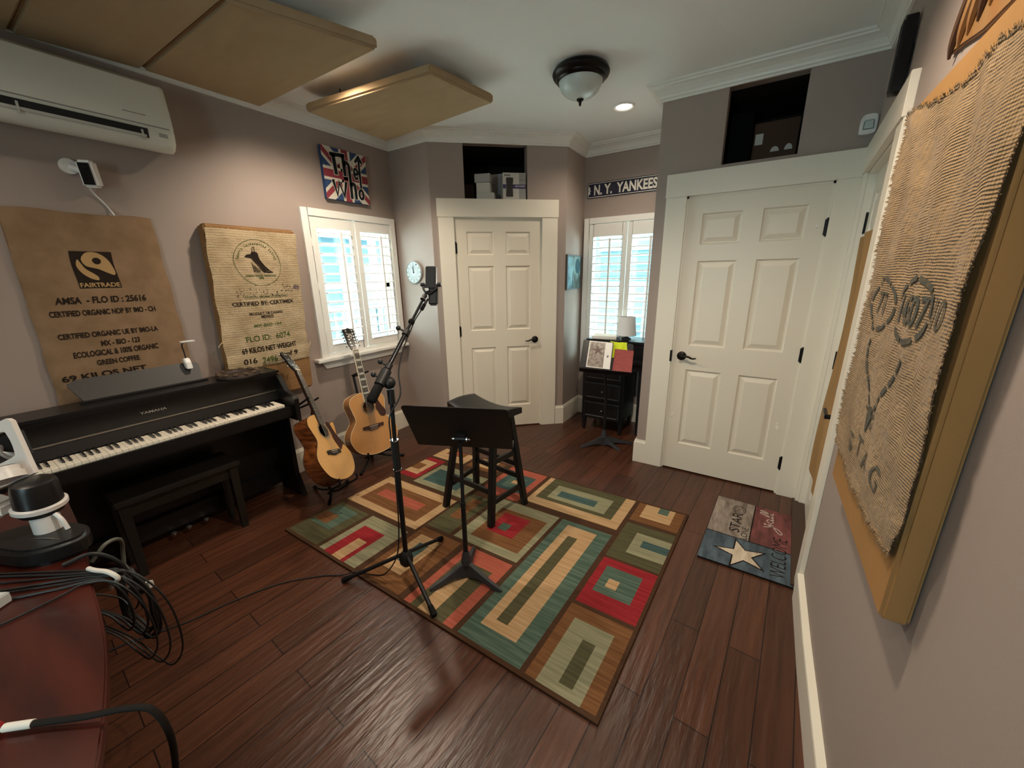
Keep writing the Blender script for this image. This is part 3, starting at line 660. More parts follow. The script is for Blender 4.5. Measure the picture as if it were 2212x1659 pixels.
def clip_lamp():
    t = thing('clip_on_reading_lamp', 'small white clip-on lamp on the piano music rest', 'lamp', (.09, .235, 1.03))
    mb = MB(); mb.prism([(.112, 1.028), (.150, 1.028), (.140, 1.068), (.124, 1.092), (.100, 1.092), (.096, 1.066)], .222, .252, Matrix(((1,0,0,0),(0,0,1,0),(0,1,0,0),(0,0,0,1)))); mb.build('clip', WPLAST, t, .004)
    mb = MB(); mb.tube(spline([(.112, .237, 1.088), (.108, .237, 1.13), (.106, .235, 1.165), (.112, .240, 1.185), (.118, .25, 1.19)], 6), .0035); mb.build('gooseneck', BLACKM, t)
    mb = MB(); mb.box((.102, .226, 1.188), (.136, .298, 1.197)); mb.build('lamp_head', WPLAST, t, .003)
clip_lamp()
def bench():
    t = thing('piano_bench', 'dark wooden piano bench tucked under the piano keyboard', 'bench', (.25, -.02, 0))
    x0, x1, y0, y1 = .205, .425, -.285, .262
    WD = mat('dark_espresso_wood', '#161310', .42, noise=.3, nscale=(40, 5, 5), col2='#211b15')
    mb = MB(); mb.box((x0-.01, y0-.015, .435), (x1+.02, y1+.015, .470)); mb.build('seat', WD, t, .006)
    mb = MB()
    for a, b in [((x0+.015, y0+.02, .36), (x0+.035, y1-.02, .435)), ((x1-.035, y0+.02, .36), (x1-.015, y1-.02, .435)), ((x0+.02, y0+.015, .36), (x1-.02, y0+.035, .435)), ((x0+.02, y1-.035, .36), (x1-.02, y1-.015, .435))]: mb.box(a, b)
    mb.build('apron', WD, t)
    for x in (x0, x1-.045):
        for y in (y0, y1-.045):
            mb = MB(); mb.hexa([(x+.006, y+.006, 0), (x+.039, y+.006, 0), (x+.039, y+.039, 0), (x+.006, y+.039, 0)], [(x, y, .435), (x+.045, y, .435), (x+.045, y+.045, .435), (x, y+.045, .435)]); mb.build('leg', WD, t)
bench()
def wreath():
    t = thing('carved_wooden_ring', 'round carved dark wooden tray on the piano lid', 'ornament', (.252, .445, .9482))
    WD = mat('carved_dark_wood', '#241a13', .6, noise=.6, nscale=(20, 20, 30), col2='#3c2b1e')
    M = Matrix.Translation((.252, .445, .9482))
    mb = MB(); mb.lathe([(.088, 0), (.118, 0), (.124, .010), (.120, .022), (.108, .028), (.092, .025), (.084, .014)], 40, M); mb.build('ring', WD, t)
    mb = MB(); mb.lathe([(0, .001), (.088, .001), (.088, .010), (0, .008)], 32, M); mb.build('tray_base', WD, t)
    f = MB(); f.ball((.252+.106, .445, .976), .017, 10, sc=(1.4, .8, .5)); o = f.build('carving', mat('pale_carved_wood', '#4d3d30', .5), t)  # raised carvings, paler brown than the ring
    for k in range(1, 12):
        a = 2*math.pi*k/12; m = MB(); m.ball((.252+.106*math.cos(a), .445+.106*math.sin(a), .976), .017, 10, sc=(1.2, 1.0, .5)); m.build('carving', mat('pale_carved_wood', '#4d3d30', .5), t)
wreath()
# ================================================================ coffee sacks and panels on the walls
SACKL = burlap('pale_burlap', '#b8a485', '#a08b6b', (1, 2), .0085, .6)
SACKD = burlap('brown_burlap', '#8f745a', '#7c644a', (1, 2), .0060, .3)
SACKR = burlap('golden_burlap', '#967a56', '#7f6644', (1, 2), .0062, .7, .16, lump=2.2)
BACKF = mat('brown_backing_fabric', '#846343', .9, spec=.1, noise=.5, nscale=(6, 6, 20), col2='#96744c', bump=.4, bscale=60)
def waves(u, v, seed=0, amp=.004):
    return amp*(math.sin(7*u+3*v+seed)+.6*math.sin(11*v-4*u+2*seed)+.5*math.sin(23*u+9*v+seed))
def frayed(mb, pts, nrm, up, n, ln, rng):
    """loose thread ends along an edge polyline"""
    L = len(pts)
    for k in range(n):
        a = rng.random()*(L-1.001); i = int(a); p = pts[i].lerp(pts[i+1], a-i); d = (up+Vector((rng.uniform(-.1,.1), rng.uniform(-.5,.5), rng.uniform(-.5,.5)))).normalized()
        l = ln*rng.uniform(.4, 1.2); q = p+d*l+nrm*rng.uniform(0, .004); w_ = (pts[min(i+1, L-1)]-pts[i]).normalized()*.0014
        mb.add([p-w_, p+w_, q], [(0, 1, 2)]); mb.add([p-w_+nrm*.001, q, p+w_+nrm*.001], [(0, 1, 2)])
def sack_fair():
    t = thing('coffee_sack', 'large brown burlap coffee sack with square emblem hanging behind the piano', 'coffee sack', (0, -.03, .70), 'coffee sacks hung on the walls')
    y0, y1, z0, z1 = -.285, .268, .72, 1.897
    def S(y, z, d=0):
        u = (y-y0)/(y1-y0); v = (z-z0)/(z1-z0); e = min(1, min(u, 1-u)*9); 
        return Vector((.016+.017*math.sqrt(max(0, e))+waves(u*1.4, v*2, 1, .0022)+d, y-.028*(1-v)*(1-2*u)+.003*math.sin(v*30), z+.006*math.sin(u*9)*(v > .97)))
    mb = MB(); mb.grid(lambda u, v: S(y0+(y1-y0)*u, z0+(z1-z0)*v), 40, 70); mb.grid(lambda u, v: Vector((.012, S(y0+(y1-y0)*u, z0+(z1-z0)*v).y, z0+(z1-z0)*v)), 4, 4, flip=True)
    o = mb.build('sack_cloth', SACKD, t)
    for p in o.data.polygons: p.use_smooth = True
    bk = MB(); bk.box((.001, y0+.02, z0+.02), (.013, y1-.02, z1-.02)); bk.build('backing_board', BACKF, t)
    ik = MB(); q = lambda y, z: S(y, z, .0016)
    def fine(poly_, n=8): pass
    # square emblem: dark square with the pale swirl, leaf and dot left as cloth colour on top
    gr = 10
    for i in range(gr):
        for j in range(gr):
            a, b = -.103+.157*i/gr, -.103+.157*(i+1)/gr; c, d = 1.521+.187*j/gr, 1.521+.187*(j+1)/gr
            ik.add([q(a, c), q(b, c), q(b, d), q(a, d)], [(0, 1, 2, 3)])
    for s_, ya, yb, za, zb in [('AMSA  - FLO ID : 25616', -.199, .143, 1.443, 1.479), ('CERTIFIED ORGANIC NOP BY IMO - CH', -.227, .172, 1.381, 1.411), ('CERTIFIED ORGANIC UE BY IMO-LA', -.227, .153, 1.266, 1.295), ('MX - BIO - 123', -.086, .066, 1.213, 1.243), ('ECOLOGICAL & 100% ORGANIC', -.19, .138, 1.163, 1.195), ('GREEN COFFEE', -.118, .047, 1.111, 1.140), ('69 KILOS NET', -.256, .06, 1.046, 1.079)]:
        tk = MB(); text(tk, s_, q, ya, yb, za, zb, bold=.032); tk.build('printed_line', INK, t)
    ik.build('emblem_square', INK, t)
    pk = MB(); q2 = lambda y, z: S(y, z, .0028)
    Lp = lambda a, b: (-.103+.157*a, 1.521+.187*b)   # emblem square coordinates
    big = spline([(.25, .80), (.40, .97), (.66, .96), (.88, .78), (.97, .50), (.93, .36), (.78, .42), (.60, .52), (.46, .56), (.31, .62)], 6, True)
    leaf = spline([(.16, .78), (.10, .62), (.17, .42), (.33, .27), (.50, .22), (.52, .31), (.44, .40), (.30, .52), (.21, .68)], 6, True)
    for sh in (big, leaf):
        c = sum((Vector(p) for p in sh), Vector((0, 0)))/len(sh); n = len(sh)
        pk.add([q2(*Lp(*p)) for p in sh]+[q2(*Lp(*c))], [(i, (i+1) % n, n) for i in range(n)])
    text(pk, 'FAIRTRADE', q2, -.099, .050, 1.526, 1.549, bold=.03)
    pk.build('emblem_swirl', mat('bare_cloth_in_emblem', '#a98a60', .95, spec=.1), t)
    dk = MB(); q3 = lambda y, z: S(y, z, .0038); cc = circ(.60, .745, .105, .09, 20)
    dk.add([q3(*Lp(*p)) for p in cc], [list(range(20))]); dk.build('emblem_dot', INK, t)
sack_fair()
def sack_bird():
    t = thing('coffee_sack', 'pale burlap coffee sack with bird emblem on a fabric panel beside the window', 'coffee sack', (0, .77, .69), 'coffee sacks hung on the walls')
    mb = MB(); mb.hexa([(.001, .452, .715), (.001, 1.012, .715), (.095, 1.012, .715), (.095, .452, .715)], [(.001, .490, 1.893), (.001, 1.056, 1.893), (.095, 1.056, 1.893), (.095, .490, 1.893)]); o = mb.build('fabric_panel', BACKF, t, .012, 3)
    y0, y1, z0, z1 = .487, 1.052, .952, 1.866
    def S(y, z, d=0):
        u = (y-y0)/(y1-y0); v = (z-z0)/(z1-z0)
        return Vector((.0995+waves(u, v*1.6, 2, .0018)+.004*abs(math.sin(v*26))*max(0, 1-abs(v-.1)*3)+.0012*math.sin(z*420)+d, y-.040*(1-v)+.004*math.sin(v*21), z-.003*(1-v)*math.sin(u*5)))
    mb = MB(); mb.grid(lambda u, v: S(y0+(y1-y0)*u, z0+(z1-z0)*v), 36, 190)
    nn = Vector((1, 0, 0)); rng = random.Random(3)
    frayed(mb, [S(y0+(y1-y0)*k/40, z1) for k in range(41)], nn, Vector((0, 0, 1)), 120, .008, rng)
    frayed(mb, [S(y0, z0+(z1-z0)*k/40) for k in range(41)], nn, Vector((0, -1, 0)), 110, .007, rng); frayed(mb, [S(y1, z0+(z1-z0)*k/40) for k in range(41)], nn, Vector((0, 1, 0)), 110, .007, rng)
    mb.build('sack_cloth', SACKL, t)
    for a in [[(.096, .462, 1.16), (.104, .437, 1.145), (.102, .422, 1.125)], [(.100, 1.015, 1.03), (.105, 1.03, 1.055), (.10, 1.04, 1.075)]]:
        m = MB(); m.tube(spline(a, 4), .0022); m.build('loose_thread', mat('pale_thread', '#cbb78f', .9), t)
    ik = MB(); gk = MB(); K_ = .9866
    def q(y, z, d=.0022):
        y = -.636+(y+.636)*K_; z = 1.555+(z-1.555)*K_; v = (z-z0)/(z1-z0); return S(y+.040*(1-v), z, d)
    for s_, ya, yb, za, zb in [('CERTIFIED BY: CERTIMEX', .573, .985, 1.378, 1.404), ('PRODUCT OF CHIAPAS', .659, .885, 1.309, 1.328), ('MEXICO', .733, .814, 1.287, 1.306), ('69 KILOS NET WEIGHT', .568, .948, 1.049, 1.090), ('016', .562, .649, .977, 1.014), ('of 9', .850, .942, .986, 1.022)]: tk = MB(); text(tk, s_, q, ya, yb, za, zb, bold=.024); tk.build('printed_line', INK, t)
    for s_, ya, yb, za, zb in [('MX-BIO-104', .676, .864, 1.228, 1.248), ('FLO ID:  6074', .613, .917, 1.128, 1.170), ('2496', .685, .789, .964, 1.009), ('Union Ramal Santacruz', .684, .885, 1.572, 1.588), ('SPR', .765, .800, 1.552, 1.567)]: tk = MB(); text(tk, s_, q, ya, yb, za, zb, bold=.014); tk.build('printed_line', GREENINK, t)
    tk = MB(); ribbon(tk, [(.683, .955), (.79, .950)], .004, q); tk.build('underline', INK, t); ribbon(gk, circ(.7835, 1.663, .150, .153, 60), .0028, q, closed=True)
    # curved lettering round the emblem
    s_ = 'Sierra Cuxtepeques Coffee'; n = len(s_)
    for i, ch in enumerate(s_):
        if ch == ' ': continue
        a = math.radians(168-156*i/(n-1)); r = .118; cx, cz = .7835+r*math.cos(a), 1.663+r*math.sin(a); ta = a-math.pi/2; hh = .019 if ch.isupper() or ch in 'tff' else .013; ww = .0075
        f = lambda x, y, cx=cx, cz=cz, ta=ta: q(cx+x*math.cos(ta)-y*math.sin(ta), cz+x*math.sin(ta)+y*math.cos(ta))
        text(gk, ch, f, -ww/2, ww/2, 0, hh, bold=.02)
    bird = [(.703, 1.700), (.722, 1.716), (.748, 1.720), (.757, 1.735), (.775, 1.738), (.792, 1.729), (.797, 1.705), (.800, 1.685), (.822, 1.645), (.850, 1.612), (.874, 1.597), (.840, 1.594), (.805, 1.598), (.790, 1.622), (.776, 1.650), (.758, 1.676), (.746, 1.694), (.726, 1.697)]
    c = (.78, 1.70); n = len(bird); ik.add([q(*p) for p in bird], [list(range(n))])
    ribbon(ik, [(.757, 1.726), (.762, 1.762), (.772, 1.766), (.776, 1.738)], .0035, q)
    for k in range(7): ribbon(ik, [(.742+.007*k, 1.666-.008*k), (.744+.007*k, 1.602)], .0024, q); ribbon(ik, [(.740, 1.655-.009*k), (.740+.006*k+.012, 1.640-.008*k)], .002, q)
    ik.build('bird_print', INK, t); ik = MB(); gk.build('emblem_ring', GREENINK, t); gk = MB()
    rng = random.Random(5)
    for k in range(150):   # blotted, smeared print above the certification line
        y = rng.uniform(.61, 1.04); z = 1.455+rng.gauss(0, .022)+(.03 if y > .9 else 0); w_ = rng.uniform(.001, .004); ik.add([q(y, z), q(y+w_, z-.001), q(y+w_*1.2, z+w_*1.6), q(y-.0005, z+w_*1.3)], [(0, 1, 2, 3)])
    ik.build('blotted_print', INK, t); ik = MB()
    for k in range(90):
        y = rng.uniform(.56, .95); z = rng.uniform(1.50, 1.56) if k % 2 else rng.uniform(1.33, 1.39); w_ = rng.uniform(.0008, .002); ik.add([q(y, z), q(y+w_, z), q(y+w_, z+w_), q(y, z+w_)], [(0, 1, 2, 3)])
    text(gk, 'COSECHA ORGANICO CONVENIO', q, .66, .95, 1.425, 1.443, bold=0); pass
    ik.build('speckled_print', INK, t); gk.build('faint_print', GREENINK, t)
    pk = MB(); text(pk, 'Abm', q, 1.0, 1.045, 1.475, 1.508, bold=.01); pk.build('purple_scribble', mat('purple_marker', '#4a3c5c', .9), t)
sack_bird()
def panel_right():
    ax = Vector((-.0005, 0, 0))
    t = thing('acoustic_wall_panel', 'tall tan fabric acoustic panel on the wall with a frayed sack on it', 'acoustic panel', (3.385, .66, .85))
    f = lambda y: 3.4105 if y < .96 else 3.4105
    mb = MB(); mb.box((3.356, .305, .852), (3.403, 1.005, 1.995)); pc = mb.build('fabric_cover', mat('golden_tan_panel_fabric', '#9f774b', .9, spec=.1, noise=.5, nscale=(10, 4, 4), col2='#8a6b42', bump=.3, bscale=220), t, .007, 3)
    for p in pc.data.polygons: p.use_smooth = True
    pc.data.set_sharp_from_angle(angle=.5)
    for y in (.42, .9):
        m = MB(); m.box((3.402, y-.02, 1.9), (3.409, y+.02, 1.94)); m.build('wall_clip', BLACKM, t)
    s = thing('coffee_sack', 'frayed golden burlap sack draped over the tall panel, two dashed rings printed on it', 'coffee sack', (3.35, .66, .95), 'coffee sacks hung on the walls')
    # outline in (y, z): near edge (towards the camera) and far edge, from bottom to top
    far = [(1.00, 1.005), (1.02, 1.10), (1.022, 1.3), (1.022, 1.5), (1.025, 1.7), (1.03, 1.86), (1.035, 1.955)]
    near = [(.318, 1.000), (.300, 1.10), (.304, 1.21), (.318, 1.42), (.312, 1.57), (.302, 1.75), (.298, 1.885)]
    far = spline(far, 8); near = spline(near, 8); K = len(far)-1
    def edge(L_, v):
        a = v*K; i = min(int(a), K-1); return L_[i].lerp(L_[i+1], a-i)
    def S(u, v, d=0):
        # u: 0 far .. 1 near ; v: 0 bottom .. 1 top
        p = edge(far, v).lerp(edge(near, v), u)
        dip = -.028*math.sin(math.pi*u)*(1-v)**3+.0; hang = .012*math.sin(u*8+1)*v**6
        x = 3.3515-.0055*(1+math.sin(u*19+v*5+1.5*math.sin(v*7)))*(.25+.75*v)-.002*(1+math.sin(u*41+v*9))-.0025*(1+math.sin(v*33+u*6))*.5-d
        if u > .965: x += .003*(u-.965)/.035
        return Vector((x, p.x, p.y+dip+hang+(.004*math.sin(u*40)+.003*math.sin(u*97))*(1 if v in (0, 1) else 0)))
    mb = MB(); mb.grid(lambda u, v: S(u, v), 110, 150); nn = Vector((-1, 0, 0)); rng = random.Random(11)
    frayed(mb, [S(1, k/60) for k in range(61)], nn, Vector((-.25, -1, 0)), 1500, .015, rng); frayed(mb, [S(0, k/60) for k in range(61)], nn, Vector((-.3, 1, 0)), 400, .012, rng)
    frayed(mb, [S(k/60, 0) for k in range(61)], nn, Vector((-.2, 0, -1)), 800, .015, rng); frayed(mb, [S(k/60, 1) for k in range(61)], nn, Vector((-.2, 0, 1)), 500, .014, rng)
    mb.build('sack_cloth', SACKR, s)
    # print: y/z wall coordinates -> cloth parameters
    def q(y, z):
        v = (z-1.0)/.92; v = min(max(v, 0), 1)
        for _ in range(4):
            a, b = edge(far, v), edge(near, v); u = (a.x-y)/(a.x-b.x); u = min(max(u, 0), 1); zz = a.lerp(b, u).y-.028*math.sin(math.pi*u)*(1-v)**3; v = min(max(v+(z-zz)/.92, 0), 1)
        return S(u, v, .0025)
    ik = MB(); IKB = mat('faded_dark_blue_print', '#3f494b', .9, spec=.1, noise=.8, nscale=(260, 120, 260), col2='#6e604a')
    def dashes(pts, w_, on=5, off=1):
        i = 0
        while i < len(pts)-1:
            ribbon(ik, pts[i:min(i+on+1, len(pts))], w_, q); i += on+off
    dashes(circ(.829, 1.4625, .120, .068, 48, end=True), .011); ik.build('ring_print', IKB, s); ik = MB(); dashes(circ(.563, 1.466, .104, .069, 48, 1.0, 7.28, end=True), .013)
    ik.build('ring_print', IKB, s); ik = MB()
    text(ik, '177', lambda y, z: q(.825-(y-.825), z), .765, .885, 1.435, 1.495, bold=.0); ik.build('ringed_number', IKB, s); ik = MB(); text(ik, '14507', lambda y, z: q(.56-(y-.56), z), .490, .640, 1.432, 1.500, bold=.02)
    ik.build('ringed_number', IKB, s); ik = MB(); text(ik, '10', lambda y, z: q(.42-(y-.42), z), .405, .455, 1.44, 1.50, bold=0); ik.build('side_number', IKB, s); ik = MB(); text(ik, '11', lambda y, z: q(.98-(y-.98), z), .965, .995, 1.44, 1.49, bold=0)
    ik.build('side_number', IKB, s); ik = MB()
    dashes(spline([(.828, 1.365), (.826, 1.33), (.798, 1.279), (.745, 1.225), (.690, 1.190)], 8), .012, 5, 1); dashes(spline([(.539, 1.361), (.570, 1.306), (.600, 1.262), (.640, 1.222), (.685, 1.192)], 8), .013, 5, 1)
    for a in [[(.700, 1.205), (.668, 1.180), (.690, 1.125), (.712, 1.165)], [(.72, 1.195), (.75, 1.19), (.72, 1.180)], [(.67, 1.19), (.635, 1.195), (.665, 1.178)], [(.66, 1.18), (.655, 1.15), (.665, 1.148)]]: ik.add([q(*p) for p in a], [list(range(len(a)))])
    ik.build('heart_outline_print', IKB, s); ik = MB()
    for i, ch in enumerate('STAG'):
        yc = (.800, .705, .622, .515)[i]; zc = (1.062, 1.078, 1.070, 1.074)[i]; text(ik, ch, lambda y, z, yc=yc: q(2*yc-y, z), yc-.033, yc+.033, zc-.026, zc+.030, bold=-.004)
    ik.build('stag_lettering', IKB, s)
panel_right()
def door_cloth():
    t = thing('burlap_door_cover', 'narrow tan cloth hanging on the white exterior door behind the bronze lever', 'wall hanging', FR(.45, .30))
    def S(u, v):
        s_ = .19+.60*u; z = .33+1.40*v+(.03*(u-.3) if v == 1 else 0); 
        d = -.022+.007*math.sin(u*14+v*3)+.010*math.sin(v*6+1)*(1-u)
        if v < .25: s_ += .10*(.25-v)*math.sin(u*3)
        return FR(s_-.05*(1-v)**2*(1-u)-.05*(v > .7)*(v-.7)*(1-u), z, max(d, -.030))
    mb = MB(); mb.grid(S, 24, 40); mb.grid(lambda u, v: S(u, v)-FR.n*.002, 24, 40, flip=True)
    mb.build('cloth', mat('tan_hanging_cloth', '#a27f55', .9, spec=.1, noise=.5, nscale=(8, 8, 3), col2='#8d6c44', bump=.4, bscale=120), t)
    m = MB(); m.prism([(.40, .30), (.43, .30), (.44, .335), (.415, .345)], -.026, -.022, FR.M()); m.prism([(.412, .22), (.420, .22), (.426, .30), (.408, .30)], -.026, -.023, FR.M()); m.build('paper_tag', mat('white_paper_tag', '#e8e5df', .8), t)
door_cloth()

# ================================================================ The Who canvas
def who():
    t = thing('band_logo_canvas', 'square canvas of a union flag with black THE WHO lettering above the shuttered window', 'canvas print', (0, 1.60, 2.16))
    C_ = {k: mat('canvas_'+k, v, .7, spec=.2) for k, v in dict(white='#c9c3b4', blue='#30466b', red='#873740', black='#141a20', dark='#2b2a30').items()}
    y0, y1, z0, z1 = 1.398, 1.805, 2.164, 2.546
    mb = MB(); mb.box((.002, y0, z0), (.036, y1, z1)); mb.build('canvas_block', [C_['blue']], t, .004)
    def lay(d): return lambda y, z: Vector((.0362+d, y, z))
    w_, h_ = y1-y0, z1-z0; cy, cz = (y0+y1)/2, (z0+z1)/2
    def clip(P):
        # clip polygon to the canvas rectangle
        for ax_, val, sg in ((0, y0, 1), (0, y1, -1), (1, z0, 1), (1, z1, -1)):
            out = []
            for i in range(len(P)):
                a, b = P[i-1], P[i]; ia, ib = (a[ax_]-val)*sg >= 0, (b[ax_]-val)*sg >= 0
                if ia != ib:
                    k = (val-a[ax_])/(b[ax_]-a[ax_]); out.append((a[0]+(b[0]-a[0])*k, a[1]+(b[1]-a[1])*k))
                if ib: out.append(b)
            P = out
            if not P: return P
        return P
    def band(mb, a, b, wd, f, off=0):
        d = Vector((b[0]-a[0], b[1]-a[1])).normalized(); n = Vector((-d.y, d.x)); a = Vector(a)-d*.1+n*off; b = Vector(b)+d*.1+n*off
        P = clip([tuple(a+n*wd/2), tuple(a-n*wd/2), tuple(b-n*wd/2), tuple(b+n*wd/2)])
        if P: poly(mb, P, f)
    wh = MB(); rd = MB()
    for a, b in (((y0, z0), (y1, z1)), ((y0, z1), (y1, z0))): band(wh, a, b, .105, lay(.0004))
    band(rd, (y0, z0), (cy, cz), .036, lay(.0008), .012); band(rd, (cy, cz), (y1, z1), .036, lay(.0008), -.012); band(rd, (y0, z1), (cy, cz), .036, lay(.0008), -.012); band(rd, (cy, cz), (y1, z0), .036, lay(.0008), .012)
    for pa, pb in (((cy, z0), (cy, z1)), ((y0, cz), (y1, cz))): band(wh, pa, pb, .100, lay(.0012)); band(rd, pa, pb, .058, lay(.0016))
    wh.build('white_flag_bands', C_['white'], t); rd.build('red_flag_bands', C_['red'], t)
    ST = [  # strokes: points, width
        ([(1.466, 2.494), (1.600, 2.506)], .028), ([(1.497, 2.50), (1.508, 2.352)], .031), ([(1.583, 2.508), (1.588, 2.355)], .028),
        (spline([(1.588, 2.43), (1.600, 2.455), (1.620, 2.455), (1.632, 2.43), (1.633, 2.37), (1.630, 2.19)], 6), .026),
        (spline([(1.683, 2.388), (1.706, 2.390), (1.708, 2.415), (1.695, 2.428), (1.681, 2.418), (1.676, 2.385), (1.683, 2.357), (1.697, 2.353), (1.708, 2.368)], 5), .018),
        ([(1.470, 2.312), (1.497, 2.200), (1.523, 2.300), (1.560, 2.200), (1.590, 2.312)], .026),
        (spline([(1.632, 2.29), (1.645, 2.306), (1.662, 2.306), (1.672, 2.285), (1.672, 2.19)], 6), .026),
        ([(1.733, 2.50), (1.731, 2.285)], .019), (circ(1.727, 2.236, .020, .034, 28)+[(1.747, 2.236)], .020), ([(1.696, 2.478), (1.733, 2.525), (1.765, 2.480)], .020)]
    wo = MB(); bo = MB()
    for p, wd in ST:
        p = [Vector(x) for x in p]; e0 = (p[0]-p[1]).normalized(); e1 = (p[-1]-p[-2]).normalized(); pe = [p[0]+e0*.004]+p[1:-1]+[p[-1]+e1*.004]
        ribbon(wo, pe, wd+.010, lay(.0021)); ribbon(bo, p, wd, lay(.0026))
    wo.build('letter_outlines', C_['white'], t); bo.build('black_lettering', C_['black'], t)
who()

# ================================================================ clock, picture, street sign, sensor, speaker, carving
def clock():
    c = Vector((.222, YK, 1.592)); fr = Frame(c, (1, 0, 0), (0, 0, 1), (0, -1, 0)); M = fr.M()
    t = thing('wall_clock', 'round white sunburst wall clock on the narrow bluish wall by the window', 'clock', c-Vector((0, 0, .1)))
    mb = MB(); mb.lathe([(0, 0), (.100, 0), (.104, .010), (.102, .022), (.096, .026), (.094, .021), (0, .021)], 48, M); mb.build('case', mat('white_clock_enamel', '#a3a6a4', .4), t)
    D_ = mat('clock_ink', '#2c3338', .6); f = lambda a, b: fr(a, b, .0225)
    ik = MB()
    for k in range(36):
        a = math.radians(10*k); r0 = .030 if k % 3 == 0 else .040; ribbon(ik, [(r0*math.cos(a), r0*math.sin(a)), (.066*math.cos(a), .066*math.sin(a))], .0014, f)
    ribbon(ik, circ(0, 0, .0685, n=48), .0012, f, closed=True)
    for k in range(12):
        a = math.radians(90-30*(k+1)); text(ik, str(k+1), f, .081*math.cos(a)-.008, .081*math.cos(a)+.008, .081*math.sin(a)-.0075, .081*math.sin(a)+.0075, bold=.01)
    ik.build('dial_print', D_, t)
    for nm, ang, l, w_ in (('hour_hand', 102, .05, .007), ('minute_hand', 86, .07, .005)):
        h = MB(); a = math.radians(ang); d = Vector((math.cos(a), math.sin(a))); n = Vector((-d.y, d.x)); P = [-d*.01+n*w_/2, -d*.01-n*w_/2, d*l-n*w_*.25, d*l+n*w_*.25]
        h.prism([tuple(p) for p in P], .024, .0255, M); h.build(nm, D_, t)
    h = MB(); h.cyl(fr(0, 0, .022), fr(0, 0, .028), .007, n=16); h.build('hub', D_, t)
clock()
def picture():
    x = XP; fr = Frame((x, 0, 0), (0, 1, 0), (0, 0, 1), (1, 0, 0)); M = fr.M()
    t = thing('framed_picture', 'small glossy framed picture on the side wall of the window alcove', 'picture', (x, 3.11, 1.40))
    mb = MB()
    for a, b in [((2.935, 1.402, 0), (3.29, 1.416, .022)), ((2.935, 1.722, 0), (3.29, 1.736, .022)), ((2.935, 1.416, 0), (2.949, 1.722, .022)), ((3.276, 1.416, 0), (3.29, 1.722, .022))]: mb.box(a, b, M)
    mb.build('frame', mat('dark_picture_frame', '#3a352f', .4), t, .002)
    mb = MB(); mb.box((2.949, 1.416, .002), (3.276, 1.722, .014), M); mb.build('print', mat('blue_green_scenery_print', '#7fa3a4', .08, noise=.9, nscale=(9, 9, 7), col2='#39494c', spec=.6), t)
    mb = MB(); f = lambda a, b: fr(a, b, .0145); rng = random.Random(2)
    for k in range(9): a = 3.08+.02*k; ribbon(mb, [(a, 1.418), (a+rng.uniform(-.01, .01), 1.46+rng.uniform(.02, .12))], .008, f)
    mb.build('print_tree_trunks', mat('dark_print_trunks', '#2e3432', .1), t)
    mb = MB(); poly(mb, circ(3.20, 1.63, .06, .075, 20), f); mb.build('print_foliage', mat('dark_teal_print_foliage', '#2c5560', .1), t)
picture()
def sign():
    fr = Frame((0, YB, 0), (1, 0, 0), (0, 0, 1), (0, -1, 0)); M = fr.M(); x0, x1, z0, z1 = 1.443, 2.262, 2.277, 2.417
    t = thing('street_sign', 'long navy blue metal street sign with white raised letters above the alcove window', 'sign', (1.85, YB, 2.277))
    NV = mat('navy_sign_enamel', '#171a33', .3, spec=.5); WH = mat('white_sign_enamel', '#ded9cc', .35)
    def rr(a, b, c, d, r): return [p for cx, cy, k in ((c-r, d-r, 0), (a+r, d-r, 1), (a+r, b+r, 2), (c-r, b+r, 3)) for p in circ(cx, cy, r, n=5, a0=k*math.pi/2, a1=(k+1)*math.pi/2, end=True)]
    mb = MB(); mb.prism(rr(x0, z0, x1, z1, .016), .004, .008, M); mb.build('sign_plate', NV, t)
    f = lambda a, b: fr(a, b, .0088); wb = MB(); ribbon(wb, rr(x0+.009, z0+.009, x1-.009, z1-.009, .012), .005, f, closed=True)
    for sx, e in ((1, x0+.012), (-1, x1-.012)):
        P = [(e, z0+.03), (e+sx*.020, z0+.045), (e+sx*.013, (z0+z1)/2-.012), (e+sx*.024, (z0+z1)/2), (e+sx*.013, (z0+z1)/2+.012), (e+sx*.020, z1-.045), (e, z1-.03)]; poly(wb, P, f)
    wb.build('white_border', WH, t)
    lt = MB(); ml = MB()
    for s_, a, b in (('N.', 1.512, 1.592), ('Y.', 1.614, 1.694), ('YANKEES', 1.738, 2.118)): text(lt, s_, f, a, b, z0+.024, z1-.024, bold=.03)
    lt.build('raised_lettering', WH, t)
    for x in (x0+.014, x1-.014): m = MB(); m.cyl(fr(x, (z0+z1)/2, .004), fr(x, (z0+z1)/2, .011), .004, n=10); m.build('mounting_screw', NV, t)
    m = MB(); m.box((x0+.1, z0+.03, 0), (x1-.1, z1-.03, .005), M); m.build('mount_pad', NV, t)
sign()
def motion():
    t = thing('motion_sensor', 'white rounded motion sensor high on the closet wall beside the door corner', 'motion sensor', (3.425, YC, 2.27))
    M = FC.M() @ Matrix.Translation((3.425, 2.312, 0)) 
    mb = MB(); P = spline([(-.028, -.045), (.028, -.045), (.036, -.02), (.034, .03), (.02, .048), (-.02, .048), (-.034, .03), (-.036, -.02)], 5, True); mb.prism([tuple(p) for p in P], 0, .034, M); mb.build('housing', WPLAST, t, .006, 3)
    mb = MB(); mb.prism([(-.024, -.026), (.024, -.026), (.020, .018), (-.020, .018)], .033, .0385, M); mb.build('sensor_window', mat('pale_sensor_lens', '#b9c8c6', .2), t, .003)
    for y in (-.012, .010): m = MB(); m.ball(M @ Vector((.012, y, .038)), .003, 8); m.build('indicator_light', WPLAST, t)
motion()
